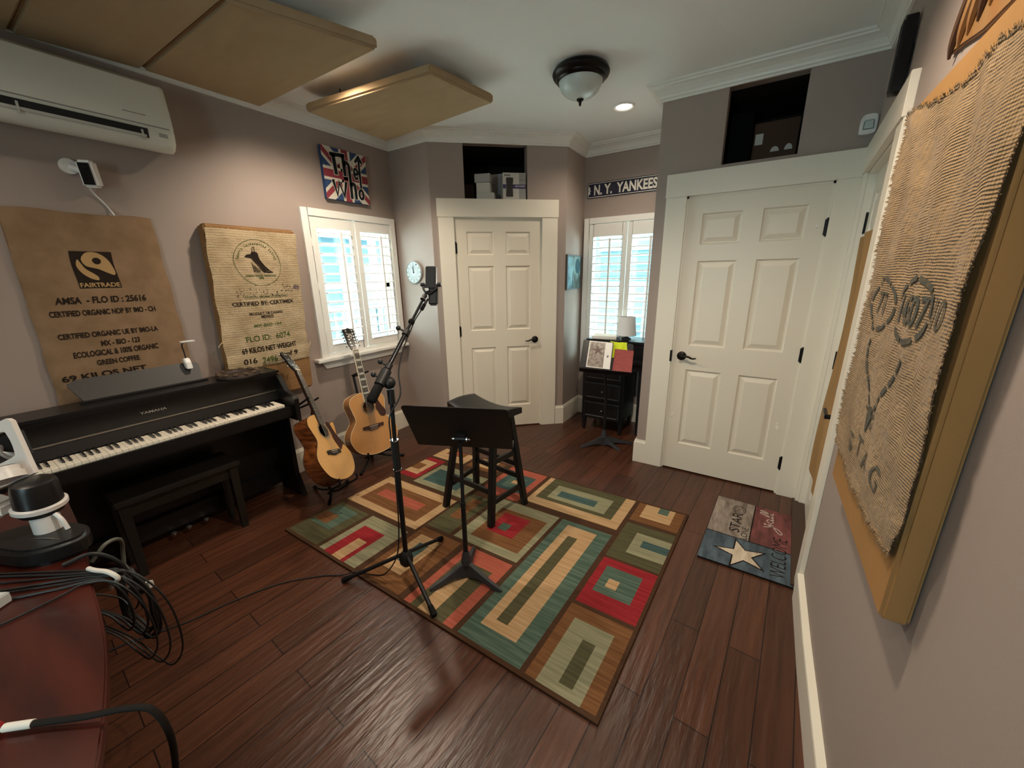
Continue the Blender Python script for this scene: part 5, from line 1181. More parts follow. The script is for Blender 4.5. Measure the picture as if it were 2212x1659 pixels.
# ================================================================ entrance mat
def doormat():
    t = thing('door_mat', 'worn flag-patterned door mat with white star lying in front of the exterior door', 'mat', (3.19, 1.82, 0))
    c00, c10, c11, c01 = [Vector(p) for p in ((2.948, 1.452), (3.391, 1.448), (3.436, 2.158), (2.992, 2.189))]
    def pt(u, v, z=.0):
        p = (1-u)*(1-v)*c00+u*(1-v)*c10+u*v*c11+(1-u)*v*c01; return Vector((p.x, p.y, z))
    col = lambda n, c, c2: mat('mat_'+n, c, .9, spec=.1, noise=.9, nscale=(30, 8, 30), col2=c2)
    BLU, WHT, RED, DRK, CRM = col('blue', '#55626b', '#39434b'), col('white', '#968b81', '#665a52'), col('red', '#7a4a48', '#533634'), col('dark', '#241f1e', '#161312'), col('cream', '#c7b9a5', '#a3927e')
    mb = MB(); q = lambda u, v: pt(u, v, .012)
    mb.add([pt(0,0), pt(1,0), pt(1,1), pt(0,1)]+[pt(0,0,.012), pt(1,0,.012), pt(1,1,.012), pt(0,1,.012)], [(3,2,1,0), (0,1,5,4), (1,2,6,5), (2,3,7,6), (3,0,4,7)], None, 3)
    for a, b, c, d, k in [(0, 1, 0, .385, 0), (0, 1, .385, .395, 3), (0, .50, .395, 1, 1), (.50, .515, .395, 1, 3), (.515, 1, .395, 1, 2)]: mb.add([q(a, c), q(b, c), q(b, d), q(a, d)], [(0,1,2,3)], None, k)
    mb.build('mat_base', [BLU, WHT, RED, DRK, CRM], t)
    def star(r, cu=.455, cv=.185): return [(cu+(r if k % 2 == 0 else r*.38)*math.cos(math.radians(126-36*k-18))/.445*.72, cv+(r if k % 2 == 0 else r*.38)*math.sin(math.radians(126-36*k-18))/.72*.72) for k in range(10)]
    for r, z, mm, nm in ((.205, .0126, DRK, 'star_outline'), (.172, .0130, CRM, 'star')):
        s_ = MB(); P = star(r); s_.add([pt(a, b, z) for a, b in P]+[pt(.455, .185, z)], [(i, (i+1) % 10, 10) for i in range(10)]); s_.build(nm, mm, t)
    # lettering reads from the door side: text x runs along +y, text up runs towards -x
    ik = MB(); f = lambda a, b: pt(1-b, a, .0128)
    text(ik, 'WELCOME', f, .05, .57, .075, .235, bold=-.01)
    ik.build('welcome_lettering', DRK, t); ik = MB(); text(ik, 'STAR', f, .47, .78, .62, .75, bold=.0); text(ik, 'LONE', f, .40, .58, .52, .60, bold=0); ik.build('star_lettering', DRK, t); ik = MB(); ribbon(ik, circ(.84, .68, .07, .08, 24), .008, f, closed=True); ribbon(ik, circ(.84, .68, .05, .055, 24), .005, f, closed=True); text(ik, 'TX', f, .81, .87, .66, .70, bold=0)
    ik.build('seal_print', DRK, t)
    wk = MB(); 
    for L_ in [[(.68, .36), (.71, .28), (.735, .25), (.735, .30), (.72, .36)], [(.74, .36), (.70, .20), (.65, .14), (.63, .17), (.68, .22), (.76, .28)], [(.76, .28), (.79, .33), (.82, .30), (.80, .25), (.77, .27)], [(.82, .32), (.83, .25), (.85, .27)], [(.85, .26), (.91, .38), (.90, .42), (.87, .34), (.87, .26), (.89, .27)], [(.90, .27), (.95, .38), (.94, .42), (.92, .34), (.92, .26), (.95, .27)]]:
        ribbon(wk, [tuple(p.xy) for p in spline([(*p, 0) for p in L_], 5)], .010, f)
    wk.build('pale_script', mat('mat_pale_script', '#b9aa9f', .9), t)
doormat()

# ================================================================ cherry desk (bottom left) and the things on it
CHERRY = mat('dark_cherry_veneer', '#45190f', .3, spec=.4, coat=.2, noise=.9, nscale=(3, 16, 3), col2='#2a0e0a')
def desk():
    t = thing('desk', 'dark cherry wood desk with curved front edge in the near corner', 'desk', (1.4, -1.0, 0))
    edge = [tuple(p.xy) for p in spline([(.62, -.458, 0), (.85, -.464, 0), (1.15, -.482, 0), (1.35, -.500, 0), (1.545, -.526, 0), (1.75, -.547, 0), (1.906, -.569, 0), (2.05, -.600, 0), (2.208, -.645, 0), (2.36, -.705, 0), (2.50, -.80, 0), (2.58, -.95, 0)], 4)]
    P = edge+[(2.58, -1.45), (.62, -1.45)]
    m = MB(); m.prism(P, .722, .750); m.build('desktop', CHERRY, t, .004, 2)
    m = MB(); m.prism([(x, y-.09) for x, y in edge[:-4]]+[(x, y-.11) for x, y in edge[:-4]][::-1], .30, .722); m.build('front_panel', CHERRY, t)
    for x in (.65, 2.30): m = MB(); m.box((x, -1.42, 0), (x+.03, -.80 if x > 1 else -.60, .722)); m.build('side_panel', CHERRY, t, .002)
desk()
def arm():
    t = thing('adjustable_monitor_arm', 'white and black jointed monitor arm on a heavy black base at the desk edge', 'monitor arm', (1.27, -.56, .75))
    WP = mat('white_arm_enamel', '#cfc9c4', .35); BP = mat('black_arm_plastic', '#141313', .35)
    m = MB(); P = spline([(1.16, -.655, 0), (1.22, -.675, 0), (1.36, -.62, 0), (1.405, -.54, 0), (1.39, -.490, 0), (1.30, -.482, 0), (1.19, -.545, 0), (1.15, -.61, 0)], 6, True); m.prism([tuple(p.xy) for p in P], .7505, .808); m.build('base', BP, t, .012, 3)
    m = MB(); m.tube([(1.275, -.60, .806), (1.33, -.565, .8085), (1.37, -.545, .807)], .0022, 6); m.build('trim_line', CHROME, t)
    m = MB(); m.cyl((1.262, -.548, .806), (1.258, -.550, .870), .034, .030, n=28); m.build('neck', WP, t)
    m = MB(); m.tube(spline([(1.292, -.530, .862), (1.306, -.522, .840), (1.316, -.518, .808)], 5), .006, 8); m.build('cable_loop', WP, t)
    ax = Vector((.10, .04, 1)).normalized(); c = Vector((1.244, -.548, .880)); M = Matrix.Translation(c) @ ax.to_track_quat('Z', 'Y').to_matrix().to_4x4()
    m = MB(); m.lathe([(0, -.018), (.048, -.016), (.052, -.006), (.056, 0)], 32, M); m.build('lower_joint', BP, t)
    m = MB(); m.lathe([(.055, 0), (.060, .002), (.060, .014), (.054, .018)], 36, M); m.build('white_ring', WP, t)
    m = MB(); m.lathe([(.053, .014), (.050, .075), (.046, .090), (.034, .096), (0, .097)], 32, M); m.build('joint_drum', BP, t)
    # arm running off towards the far end of the desk
    a0 = Vector((1.228, -.602, .900)); a1 = Vector((1.0, -.745, .975)); d = (a1-a0).normalized(); s_ = d.cross(Vector((0, 0, 1))).normalized()*.034
    m = MB(); h0, h1 = Vector((0, 0, .022)), Vector((0, 0, .040)); m.hexa([a0-s_-h0, a1-s_-h1, a1+s_-h1, a0+s_-h0], [a0-s_*.8+h0, a1-s_+h1, a1+s_+h1, a0+s_*.8+h0]); m.build('arm', WP, t, .010, 3)
    # plate with rounded slot, leaning back over the joint
    u_ = Vector((.713, .586, .38)).normalized(); v_ = Vector((-.086, -.008, .141)); v_ = (v_-u_*u_.dot(v_)).normalized()
    o = Vector((1.211, -.534, .981))-u_*.05+v_*.02; fr = Frame(o, u_, v_); M2 = fr.M()
    bm = bmesh.new(); outer = [(-.16, -.02), (.050, -.02), (.050, .16), (.040, .172), (-.15, .172), (-.16, .16)]; inner = [tuple(p.xy) for p in spline([(-.10, .052, 0), (.004, .052, 0), (.022, .068, 0), (.022, .122, 0), (.004, .140, 0), (-.10, .140, 0), (-.118, .122, 0), (-.118, .068, 0)], 3, True)]
    o1 = [bm.verts.new((*p, 0)) for p in outer]; i1 = [bm.verts.new((*p, 0)) for p in inner]
    es = [bm.edges.new((o1[k], o1[(k+1) % len(o1)])) for k in range(len(o1))]+[bm.edges.new((i1[k], i1[(k+1) % len(i1)])) for k in range(len(i1))]
    bmesh.ops.triangle_fill(bm, edges=es, use_beauty=True); bm.verts.index_update(); from mathutils.geometry import intersect_point_tri_2d
    vs = [tuple(x.co) for x in bm.verts]; fs = []
    for f in bm.faces:
        cx = sum(x.co.x for x in f.verts)/3; cy = sum(x.co.y for x in f.verts)/3
        if not (-.112 < cx < .017 and .057 < cy < .135): fs.append([x.index for x in f.verts])
    bm.free(); m = MB(); m.add(vs, fs, M2); m.add([(x, y, -.014) for x, y, z in vs], [f[::-1] for f in fs], M2)
    for R_ in (outer, inner):
        n = len(R_); m.add([(*p, 0) for p in R_]+[(*p, -.014) for p in R_], [(k, (k+1) % n, n+(k+1) % n, n+k) for k in range(n)], M2)
    m.build('mounting_plate', WP, t)
    m = MB(); m.box((-.115, .05, -.05), (.02, .14, -.030), M2); m.build('dark_socket', BP, t, .004)
    dc = fr(.000, .010, .030); m = MB(); m.lathe([(.046, -.028), (.044, -.006), (.038, -.004), (.038, .012), (.034, .014)], 36, Matrix.Translation(dc) @ v_.to_track_quat('Z', 'Y').to_matrix().to_4x4()); m.build('dial_rim', WP, t); m = MB(); m.cyl(dc+v_*.010, dc+v_*.016, .032, n=32); m.build('dial', mat('dark_grey_dial', '#2c2a29', .5), t)
    m = MB()
    for k in range(3): m.tube(spline([fr(-.10+.02*k, .13, -.045), fr(-.06+.015*k, .10-.01*k, -.012), fr(-.02, .075-.008*k, -.02), fr(.0, .05, -.045)], 5), .005, 8)
    m.build('routed_cables', mat('silver_grey_cable', '#7e7a76', .3), t)
arm()
CB = mat('black_cable_jacket', '#121213', .5)
def cables():
    rng = random.Random(21)
    # cables lying across the desk and bundled over its front edge
    tie = Vector((1.585, -.522, .768))
    starts = [(1.16, -.775, .757), (1.19, -.79, .757), (1.26, -.76, .757), (1.32, -.76, .757), (1.38, -.75, .757), (1.44, -.76, .757), (1.60, -.74, .757)]
    labs = ['topmost thin black cable crossing the desk beside the monitor arm base', 'black cable lying second from the arm base on the desk', 'black cable lying third from the arm base on the desk', 'middle black cable among those lying on the cherry desk', 'black cable lying third from the open desk surface', 'black cable lying second from the open desk surface', 'black cable nearest the open surface of the cherry desk']
    pp = Vector((-.55, .83, 0))
    for i, s_ in enumerate(starts):
        a = Vector(s_); b = tie+pp*(3-i)*.0085; b.z = .7575
        m1 = a.lerp(b, .35)+pp*(.010*math.sin(i*1.7)); m2 = a.lerp(b, .75)+pp*.003; m1.z = m2.z = .7545
        g = .50+.13*((i*3) % 7); dn = [b+Vector((.042*g, .046*g, -.012*g)), b+Vector((.080*g, .078*g, -.10*g)), b+Vector((.066*g, .082*g, -.24*g)), b+Vector((-.01*g, .066*g, -.34*g)), b+Vector((-.10*g, .055*g, -.36*g)), b+Vector((-.17*g, .030*g, -.31*g)), b+Vector((-.20*g, -.03, -.22*g))]
        m = MB(); m.tube(spline([a, m1, m2, b]+dn, 8), .0034 if i % 2 else .0027, 8)
        tag(m.build('desk_cable', CB), labs[i], 'cable', 'black cables over the desk edge')
    # white tape on the bundle
    m = MB(); m.tube(spline([tie+Vector((-.03, -.004, .006)), tie+Vector((0, .004, .008)), tie+Vector((.034, .022, .004)), tie+Vector((.05, .034, -.02)), tie+Vector((.014, .022, -.05)), tie+Vector((-.004, .02, -.07))], 5), .006, 8)
    tag(m.build('cable_tie', mat('white_cable_wrap', '#cfc9bf', .6)), 'white wrap holding the black cables together at the desk edge', 'cable tie')
    # big hanging coil beside the desk with paper label
    t = thing('coiled_cable', 'hanging coil of thick black cable with white label below the desk edge', 'cable', (1.42, -.43, .35))
    LB = lambda a, r, z0=.0: Vector((1.385+.062*math.cos(a)*r, -.435+.02*math.cos(a)*r, .49+.125*math.sin(a)*r))
    for k in range(5):
        m = MB(); of = Vector((rng.uniform(-.012, .012), rng.uniform(-.010, .010), rng.uniform(-.012, .012))); m.tube([LB(2*math.pi*q/30, 1+.06*k)+of+Vector((0, .004*math.sin(q), 0)) for q in range(30)], .0048 if k < 2 else .0036, 8, closed=True); m.build('cable_loop', CB, t)
    m = MB(); m.tube(spline([Vector((1.44, -.56, .758)), Vector((1.455, -.50, .762)), Vector((1.47, -.455, .70)), Vector((1.458, -.445, .60)), Vector((1.448, -.435, .50))], 6), .006, 8); m.build('cable_drop', CB, t)
    m = MB(); P = LB(.55, 1.15); m.hexa([P+Vector((-.030, -.004, -.022)), P+Vector((.012, .006, -.004)), P+Vector((.012, .018, -.004)), P+Vector((-.030, .010, -.022))], [P+Vector((-.034, -.004, .0)), P+Vector((.010, .006, .020)), P+Vector((.010, .018, .020)), P+Vector((-.034, .010, .0))]); m.build('paper_label', mat('white_paper_label', '#d5d1c8', .8), t)
    m = MB(); a = LB(1.6, .3); b = LB(.5, 1.0); m.tube([a+Vector((-.045, 0, -.005)), a.lerp(b, .3), b], .008, 10, rs=[.009, .011, .006]); m.build('plug_body', CB, t); m = MB(); m.tube([a+Vector((-.075, -.008, -.016)), a+Vector((-.045, 0, -.005))], .009, 12); m.build('plug_tip', mat('nickel_plug', '#b5aea4', .3, metal=.8), t)
    # two light loops further back by the piano bench
    m = MB(); m.tube(spline([(1.36, -.50, .69), (1.36, -.46, .73), (1.31, -.42, .70), (1.27, -.42, .62), (1.28, -.44, .52)], 7), .006, 8); tag(m.build('grey_cable_loop', mat('grey_green_cable', '#5f625a', .4)), 'grey cable looping off the desk edge behind the white wrap', 'cable')
    # thick cable with red plug in the corner
    t = thing('plug_cable', 'thick dark cable with red plug arching over the curved desk edge', 'cable', (2.0, -.66, .757))
    m = MB(); m.tube(spline([(1.99, -.713, .764), (2.04, -.672, .764), (2.095, -.630, .768), (2.15, -.585, .775), (2.185, -.560, .765), (2.20, -.552, .70), (2.175, -.560, .58), (2.11, -.575, .42)], 8), .0058, 10); m.build('cord', mat('dark_brown_cable', '#17110d', .75, spec=.2), t)
    m = MB(); m.tube([(1.985, -.718, .764), (2.020, -.688, .764)], .0072, 10); m.build('white_band', mat('white_paper_label', '#d5d1c8', .8), t)
    m = MB(); m.tube([(1.90, -.785, .766), (1.955, -.742, .766), (1.978, -.723, .765)], .015, 12, rs=[.015, .015, .009]); m.build('red_plug', mat('red_plug_plastic', '#a8323a', .4), t)
    m = MB(); m.box((1.985, -.790, .7503), (2.05, -.735, .7515)); tag(m.build('paper_scrap', mat('white_paper_tag', '#e8e5df', .8)), 'small white printed sticker lying on the desk by the red plug', 'sticker')
    # adapters at the far left of the desk
    for i, (x, y, nm, c, lb) in enumerate([(1.475, -.705, 'pale_adapter', '#b9bcbb', 'pale grey adapter block at the end of the desk cables'), (1.58, -.79, 'white_connector', '#cdbfae', 'white flat connector at the end of a desk cable'), (1.30, -.715, 'green_connector', '#8f9a3e', 'yellow-green plug among the black desk cables')]):
        m = MB(); R_ = Matrix.Translation((x, y, .7505)) @ rotm('Z', .6); s_ = ((-.05, -.022, 0), (.05, .022, .030)) if i == 0 else ((-.035, -.008, .001), (.035, .008, .013)); m.box(*s_, R_); tag(m.build(nm, mat(nm+'_plastic', c, .4), None, .003), lb, 'plug' if i else 'adapter')
cables()

# ================================================================ alcove: black writing desk, lamp, second music stand, books
def alcove():
    t = thing('writing_desk', 'black painted writing desk with small drawers in the window alcove', 'desk', (1.87, 3.05, 0))
    BW = mat('black_desk_paint', '#101012', .35, spec=.45)
    x0, x1, y0, y1 = 1.640, 2.20, 2.875, 3.27
    m = MB(); m.box((x0+.01, y0+.012, .135), (x0+.43, y1, .735)); m.build('drawer_pedestal', BW, t, .003)
    KN = mat('pewter_knob', '#6f6d68', .35, metal=.9)
    for z0, z1 in ((.545, .725), (.345, .525), (.150, .325)):
        m = MB(); a, b = x0+.035, x0+.405; f = lambda i, z, d: [(a+i, y0+d, z0+i), (b-i, y0+d, z0+i), (b-i, y0+d, z1-i), (a+i, y0+d, z1-i)]
        vs = f(0, 0, .011)+f(.002, 0, -.008)+f(.022, 0, -.012)+f(.028, 0, -.006); m.add(vs, [(q*4+e, q*4+(e+1) % 4, q*4+4+(e+1) % 4, q*4+4+e) for q in range(3) for e in range(4)]+[(12, 13, 14, 15), (3, 2, 1, 0)]); d = m.build('drawer', BW, t)
        m = MB(); c = Vector(((a+b)/2+.01, y0-.006, (z0+z1)/2)); m.cyl(c, c-Vector((0, .016, 0)), .005, n=10); m.ball(c-Vector((0, .020, 0)), .011, 12); m.build('knob', KN, d)
    for x, y in ((x0+.012, y0+.014), (x0+.385, y0+.014), (x0+.012, y1-.05), (x0+.385, y1-.05), (x1-.03, y0+.10), (x1-.03, y1-.05)):
        top = .136 if x < x1-.1 else .735; m = MB(); m.hexa([(x+.006, y+.006, 0), (x+.030, y+.006, 0), (x+.030, y+.030, 0), (x+.006, y+.030, 0)], [(x, y, top), (x+.042, y, top), (x+.042, y+.042, top), (x, y+.042, top)]); m.build('leg', BW, t, .002)
    m = MB(); m.box((x0-.01, y0-.012, .735), (x1+.05, y1+.01, .765)); m.build('desktop', BW, t, .004)
    m = MB(); m.box((x0, y0+.12, .765), (x1+.04, y1, .905)); m.box((x0-.008, y0+.105, .905), (x1+.05, y1+.01, .930)); m.build('hutch', BW, t, .003)
    for a, b in ((x0+.02, x0+.27), (x0+.29, x1+.02)): m = MB(); m.box((a, y0+.108, .785), (b, y0+.121, .890)); m.build('pigeonhole_drawer', BW, t, .003)
    m = MB(); m.box((x0+.45, y0+.05, .66), (x1, y0+.075, .73)); m.build('apron', BW, t, .002)
    # lamp on the hutch
    l = thing('table_lamp', 'small table lamp with white tapered shade in front of the alcove window', 'lamp', (1.985, 3.14, .93))
    M = Matrix.Translation((1.985, 3.14, .93)); m = MB(); m.lathe([(0, 0), (.045, 0), (.045, .008), (.02, .015), (.008, .03), (.008, .09), (0, .09)], 24, M); m.build('base', mat('grey_lamp_base', '#6d6b68', .35), l)
    m = MB(); m.lathe([(.094, .035), (.074, .215), (.072, .215), (.092, .035)], 40, M); m.build('shade', mat('white_lamp_shade', '#d9d8d8', .8, trans=0), l)
    m = MB(); m.tube(circ_pts := [M @ Vector((.094*math.cos(a), .094*math.sin(a), .036)) for a in [2*math.pi*k/40 for k in range(40)]], .0016, 5, closed=True); m.build('shade_rim', mat('grey_lamp_base', '#6d6b68', .35), l)
    m = MB(); R_ = Matrix.Translation((1.80, 3.12, .931)) @ rotm('Z', .2); m.box((-.13, -.10, 0), (.10, .08, .028), R_); tag(m.build('paper_stack', mat('white_paper_tag', '#e8e5df', .8)), 'stack of white papers on the desk hutch under the window', 'papers')
    # second stand in front of it
    fr = mstand('black music stand in the alcove holding a binder and a red book', (1.985, 2.625), [(1.823, 2.445), (2.165, 2.560), (2.215, 2.775)], (2.005, 2.520, .858), (.948, .314, -.054), (-.192, .697, .690), (.254, -.644, .722), .43, .33, -.055)
    M = fr.M()
    # binder
    b = thing('ring_binder', 'black ring binder with a starfish picture cover on the alcove music stand', 'binder', fr(-.10, -.16, .02))
    B = fr.M() @ Matrix.Translation((-.204, -.150, .0135)) @ Matrix.Rotation(math.radians(-1), 4, 'Z')
    m = MB(); m.box((-.012, 0, 0), (.245, .292, .028), B); m.build('cover', mat('black_vinyl', '#17181b', .35), b, .003)
    m = MB(); m.box((.042, .010, .028), (.238, .283, .0292), B); m.build('white_insert', mat('white_insert_paper', '#d8d5d2', .35), b)
    m = MB(); m.box((.050, .018, .0292), (.180, .275, .030), B); m.build('wood_grain_picture', mat('weathered_wood_print', '#9a8f85', .3, noise=.9, nscale=(70, 5, 40), col2='#5f544d'), b)
    sf = lambda a, c: B @ Vector((a, c, .0304)); m = MB(); P = [((.122+r*math.cos(math.radians(100+36*k)), .190+r*math.sin(math.radians(100+36*k)))) for k in range(10) for r in [.064 if k % 2 == 0 else .019]]; m.add([sf(*p) for p in P]+[sf(.122, .190)], [(i, (i+1) % 10, 10) for i in range(10)]); m.build('starfish_print', mat('brown_starfish_print', '#56403a', .4), b)
    m = MB(); text(m, 'BJ', lambda a, c: sf(.218-c, .125+a), 0, .022, 0, .016, bold=.02); f2 = lambda a, c: sf(a, c); text(m, 'BEACH', lambda a, c: sf(.160-c, .05+a), 0, .07, 0, .014, bold=0) if False else None; m.build('cover_lettering', INK, b)
    r_ = thing('hardcover_book', 'dark red hardcover book leaning on the alcove music stand', 'book', fr(.12, -.16, .02))
    B = fr.M() @ Matrix.Translation((.055, -.148, .0135)) @ Matrix.Rotation(math.radians(-2), 4, 'Z')
    m = MB(); m.box((0, 0, .014), (.155, .225, .017), B); m.box((0, 0, 0), (.155, .225, .003), B); m.box((0, 0, 0), (.004, .225, .017), B); m.build('cover', mat('dark_red_cloth_cover', '#93403d', .7, noise=.4, nscale=(40, 40, 40)), r_)
    m = MB(); m.box((.004, .003, .003), (.151, .222, .014), B); m.build('pages', mat('page_edges', '#d9cfb9', .8), r_)
    # fluorescent cloth draped over the top of the stand
    def S(u, v):
        a = .015+.15*u; c = .165+.035-.20*v; k = .0068+.0030*math.sin(u*9+v*4)+.0012*math.sin(u*21)
        p = fr(a+.012*(v-.5)*(u-.5)*4, min(c, .172), k); 
        if c > .172: p = fr(a, .172-(c-.172)*.1, k-.05*(c-.172)/.035)
        return p
    m = MB(); m.grid(S, 20, 24); m.grid(lambda u, v: S(u, v)-fr.n*.003, 20, 24, flip=True); tag(m.build('safety_cloth', mat('fluorescent_yellow_cloth', '#c3d41f', .8)), 'crumpled fluorescent yellow cloth draped over the alcove music stand', 'cloth')
    # cord trailing to an outlet by the closet side wall
    m = MB(); m.tube(spline([(2.285, 3.22, .60), (2.285, 3.20, .30), (2.28, 3.17, .10), (2.27, 3.10, .012), (2.28, 2.98, .006)], 6), .004, 6); tag(m.build('electric_cable', CB), 'black power cord dropping behind the writing desk to the floor', 'cord')
alcove()

# ================================================================ stored things in the openings above the doors
def stores():
    CW = mat('white_cardboard', '#bdbab2', .75); CW2 = mat('grey_white_cardboard', '#9f9e9b', .75)
    def bx(name, fr, a, b, rot, mt, lb, cat='box', grp=None):
        c = [(a[i]+b[i])/2 for i in range(3)]; R_ = fr.M() @ Matrix.Translation((c[0], c[1], c[2])) @ Matrix.Rotation(math.radians(rot), 4, 'Y'); h = [(b[i]-a[i])/2 for i in range(3)]
        m = MB(); m.box((-h[0], -h[1], -h[2]), (h[0], h[1], h[2]), R_); return tag(m.build(name, mt, None, .002), lb, cat, grp)
    g = 'cardboard boxes stored above the closed corner door'
    bx('cardboard_box', FD, (.430, 2.217, -.17), (.590, 2.270, -.02), -14, CW, 'wide plain white box at the bottom of the small stack above the corner door', 'box', g)
    bx('cardboard_box', FD, (.432, 2.272, -.165), (.556, 2.356, -.035), -16, CW, 'plain white box in the middle of the small stack above the corner door', 'box', g)
    bx('cardboard_box', FD, (.425, 2.358, -.19), (.568, 2.428, -.03), -20, CW2, 'topmost plain white box of the small stack above the corner door', 'box', g)
    bx('cardboard_box', FD, (.590, 2.217, -.42), (.755, 2.475, -.24), -28, CW2, 'tall grey-white box behind the printed product box above the corner door', 'box', g)
    bx('storage_crate', FD, (.31, 2.217, -.40), (.405, 2.375, -.22), 0, mat('dark_brown_crate', '#3a2c22', .8), 'dark brown crate beside the white boxes above the corner door', 'crate')
    t = thing('product_box', 'printed white product box with a dark device pictured above the corner door', 'box', FD(.755, 2.217, -.17)); M = FD.M()
    m = MB(); m.box((.652, 2.217, -.17), (.862, 2.435, -.01), M); m.build('carton', CW, t, .002)
    f = lambda a, b: FD(a, b, -.0090); m = MB(); poly(m, [(.652, 2.305), (.682, 2.305), (.682, 2.340), (.652, 2.340)], f); poly(m, [(.742, 2.305), (.862, 2.305), (.862, 2.340), (.742, 2.340)], f); m.build('purple_band', mat('purple_print', '#38305f', .5), t)
    m = MB(); P = [tuple(p.xy) for p in spline([(.680, 2.245, 0), (.690, 2.238, 0), (.735, 2.238, 0), (.745, 2.245, 0), (.742, 2.318, 0), (.747, 2.385, 0), (.737, 2.395, 0), (.692, 2.395, 0), (.682, 2.385, 0), (.684, 2.318, 0)], 3, True)]; poly(m, P, lambda a, b: FD(a, b, -.0084)); m.build('device_picture', mat('dark_device_print', '#35322f', .4, noise=.8, nscale=(60, 60, 60), col2='#1a1918'), t)
    m = MB(); poly(m, [(.800, 2.222), (.860, 2.222), (.860, 2.430), (.800, 2.430)], lambda a, b: FD(a, b, -.0095)); m.build('grey_print_area', mat('grey_print', '#8f8e8b', .6), t)
    m = MB(); text(m, 'tascam', lambda a, b: FD(a, b, -.0084), .665, .722, 2.409, 2.422, bold=.03); text(m, 'DR-05', lambda a, b: FD(a, b, -.0084), .81, .85, 2.372, 2.380, bold=0); m.build('box_lettering', INK, t)
    m = MB(); text(m, 'RECORDER', lambda a, b: FD(a, b, -.0084), .765, .855, 2.320, 2.331, bold=.01); m.build('white_lettering', WPLAST, t)
    # closet opening
    bx('equipment_case', FC, (2.735, 2.224, -.42), (2.865, 2.545, -.16), 0, mat('black_case', '#0b0b0c', .9, spec=.1), 'tall black equipment case standing in the dark opening above the closet door', 'case')
    BB = mat('dim_brown_cardboard', '#4b3424', .8)
    t = thing('brown_carton', 'brown cardboard carton with white labels in the dark opening above the closet door', 'box', FC(2.99, 2.224, -.35)); M = FC.M()
    m = MB(); m.box((2.868, 2.224, -.52), (3.118, 2.50, -.28), M); m.build('carton', BB, t, .003)
    PT = mat('white_paper_label_2', '#cfcbc4', .8)
    for a, b, c, d in ((2.880, 2.37, 2.925, 2.435), (2.872, 2.226, 2.915, 2.268)): m = MB(); m.box((a, b, -.280), (c, d, -.2785), M); m.build('paper_label', PT, t)
    m = MB(); poly(m, circ(3.0, 2.318, .024, .030, 14, 0, math.pi, True), lambda a, b: FC(a, b, -.2785)); poly(m, circ(3.075, 2.318, .022, .035, 14, 0, math.pi, True), lambda a, b: FC(a, b, -.2785)); m.build('symbol_print', PT, t)
    bx('white_tray', FC, (2.735, 2.223, -.155), (2.835, 2.236, -.115), 0, PT, 'low white tray at the front of the dark opening above the closet door', 'tray')
stores()

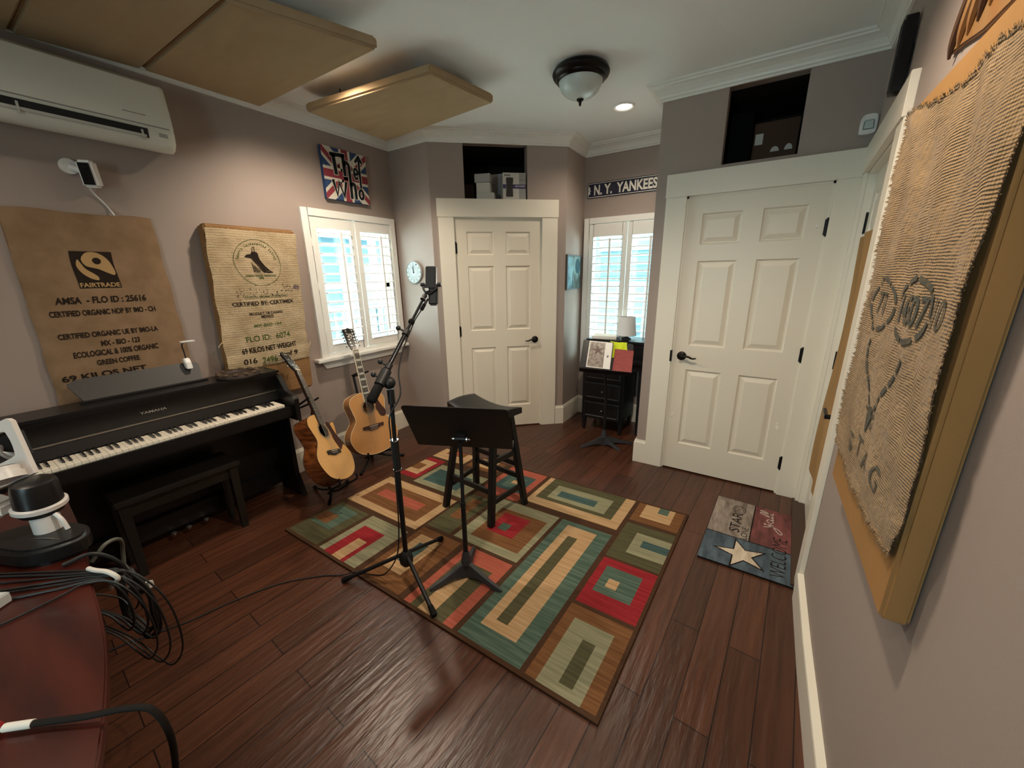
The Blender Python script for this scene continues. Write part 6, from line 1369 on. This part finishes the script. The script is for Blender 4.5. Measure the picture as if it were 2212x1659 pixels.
# ================================================================ outside the windows
def outside():
    g = MB(); g.box((-14, -6, -.7), (-.2, 16, -.5)); g.box((-.2, 3.8, -.7), (14, 16, -.5)); o = g.build('ground_outside', mat('pale_paving', '#a9aca6', .9)); o['kind'] = 'structure'
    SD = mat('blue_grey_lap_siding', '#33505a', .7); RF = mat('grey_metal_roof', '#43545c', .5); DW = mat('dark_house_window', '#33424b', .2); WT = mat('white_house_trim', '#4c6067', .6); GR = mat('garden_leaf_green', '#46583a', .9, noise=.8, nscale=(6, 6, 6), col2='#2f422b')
    def house(name, lb, fr, w_, h_, wins, roof=1.2):
        t = thing(name, lb, 'building', fr(w_/2, 0, -1)); M = fr.M()
        m = MB(); k = int(h_/.2)
        for i in range(k): m.hexa([fr(0, .2*i, .02), fr(w_, .2*i, .02), fr(w_, .2*i, -.1), fr(0, .2*i, -.1)], [fr(0, .2*i+.2, 0), fr(w_, .2*i+.2, 0), fr(w_, .2*i+.2, -.1), fr(0, .2*i+.2, -.1)])
        m.build('siding', SD, t)
        m = MB(); m.hexa([fr(-.4, h_-.1, .5), fr(w_+.4, h_-.1, .5), fr(w_+.4, h_, .5), fr(-.4, h_, .5)], [fr(-.4, h_+roof, -2), fr(w_+.4, h_+roof, -2), fr(w_+.4, h_+roof+.1, -2), fr(-.4, h_+roof+.1, -2)]); 
        for i in range(int(w_/.45)): a = -.35+.45*i; m.hexa([fr(a, h_, .5), fr(a+.04, h_, .5), fr(a+.04, h_+.05, .5), fr(a, h_+.05, .5)], [fr(a, h_+roof+.1, -2), fr(a+.04, h_+roof+.1, -2), fr(a+.04, h_+roof+.15, -2), fr(a, h_+roof+.15, -2)])
        m.build('roof', RF, t)
        for a, b, c, d in wins:
            m = MB(); m.box((a-.08, b-.08, .02), (c+.08, d+.08, .06), M); wn = m.build('window_trim', WT, t)
            n = max(1, round((c-a)/.5)); m = MB()
            for i in range(n):
                for j in (0, 1): x_ = a+(c-a)*i/n; z_ = b+(d-b)*j/2; m.box((x_+.03, z_+.03, .061), (x_+(c-a)/n-.03, z_+(d-b)/2-.03, .066), M)
            m.build('window_glass', DW, wn)
        return t
    house('neighbor_house', 'blue-grey sided house with metal roof seen through the left shutters', Frame((-7.5, 1.0, -.5), (0, 1, 0), (0, 0, 1), (1, 0, 0)), 10, 3.2, [(3.6, .9, 4.8, 2.3), (5.6, .9, 7.2, 2.3), (8.0, .9, 9.0, 2.3)], 1.8)
    house('neighbor_house', 'pale house wall with rows of windows seen through the alcove shutters', Frame((-3.5, 8.2, -.5), (1, 0, 0), (0, 0, 1), (0, -1, 0)), 9, 5.2, [(.8, 2.6, 2.6, 3.8), (3.4, 2.6, 5.0, 3.8), (5.8, 2.6, 7.4, 3.8), (1.0, .5, 2.2, 1.8), (3.2, .5, 4.4, 1.8), (5.4, .5, 6.6, 1.8)])
    # porch railing beyond the left window
    t = thing('porch_railing', 'white porch railing with balusters outside the left shuttered window', 'railing', (-3.2, 3.6, -.5))
    m = MB(); m.box((-3.24, 2.6, 1.0), (-3.14, 6.2, 1.08)); m.box((-3.22, 2.6, .45), (-3.16, 6.2, .51)); m.build('rail', WT, t)
    f = None
    for i in range(24):
        if f is None: m = MB(); m.box((-3.21, 2.65, .5), (-3.17, 2.69, 1.0)); f = m.build('baluster', WT, t)
        else: clone(f, 'baluster', (0, .15*i, 0), t)
    for y in (2.6, 4.3, 6.1): m = MB(); m.box((-3.25, y, -.5), (-3.13, y+.1, 2.9)); m.build('porch_post', WT, t)
    rng = random.Random(9)
    for i, (x, y, r, lb) in enumerate([(-5.2, 1.9, .55, 'rounded green garden shrub by the white house'), (-4.6, 5.6, .75, 'larger green garden shrub beyond the porch railing'), (.4, 6.6, .6, 'green garden shrub below the windows of the pale house')]):
        m = MB()
        for k in range(26): a, b = rng.uniform(0, 6.28), rng.uniform(-.2, 1); q = Vector((x+r*.7*math.cos(a)*math.sqrt(1-max(0, b)**2), y+r*.7*math.sin(a)*math.sqrt(1-max(0, b)**2), -.5+r*.7+r*.6*b)); m.ball(q, r*rng.uniform(.25, .45), 8)
        tag(m.build('garden_shrub', GR), lb, 'shrub')
outside()
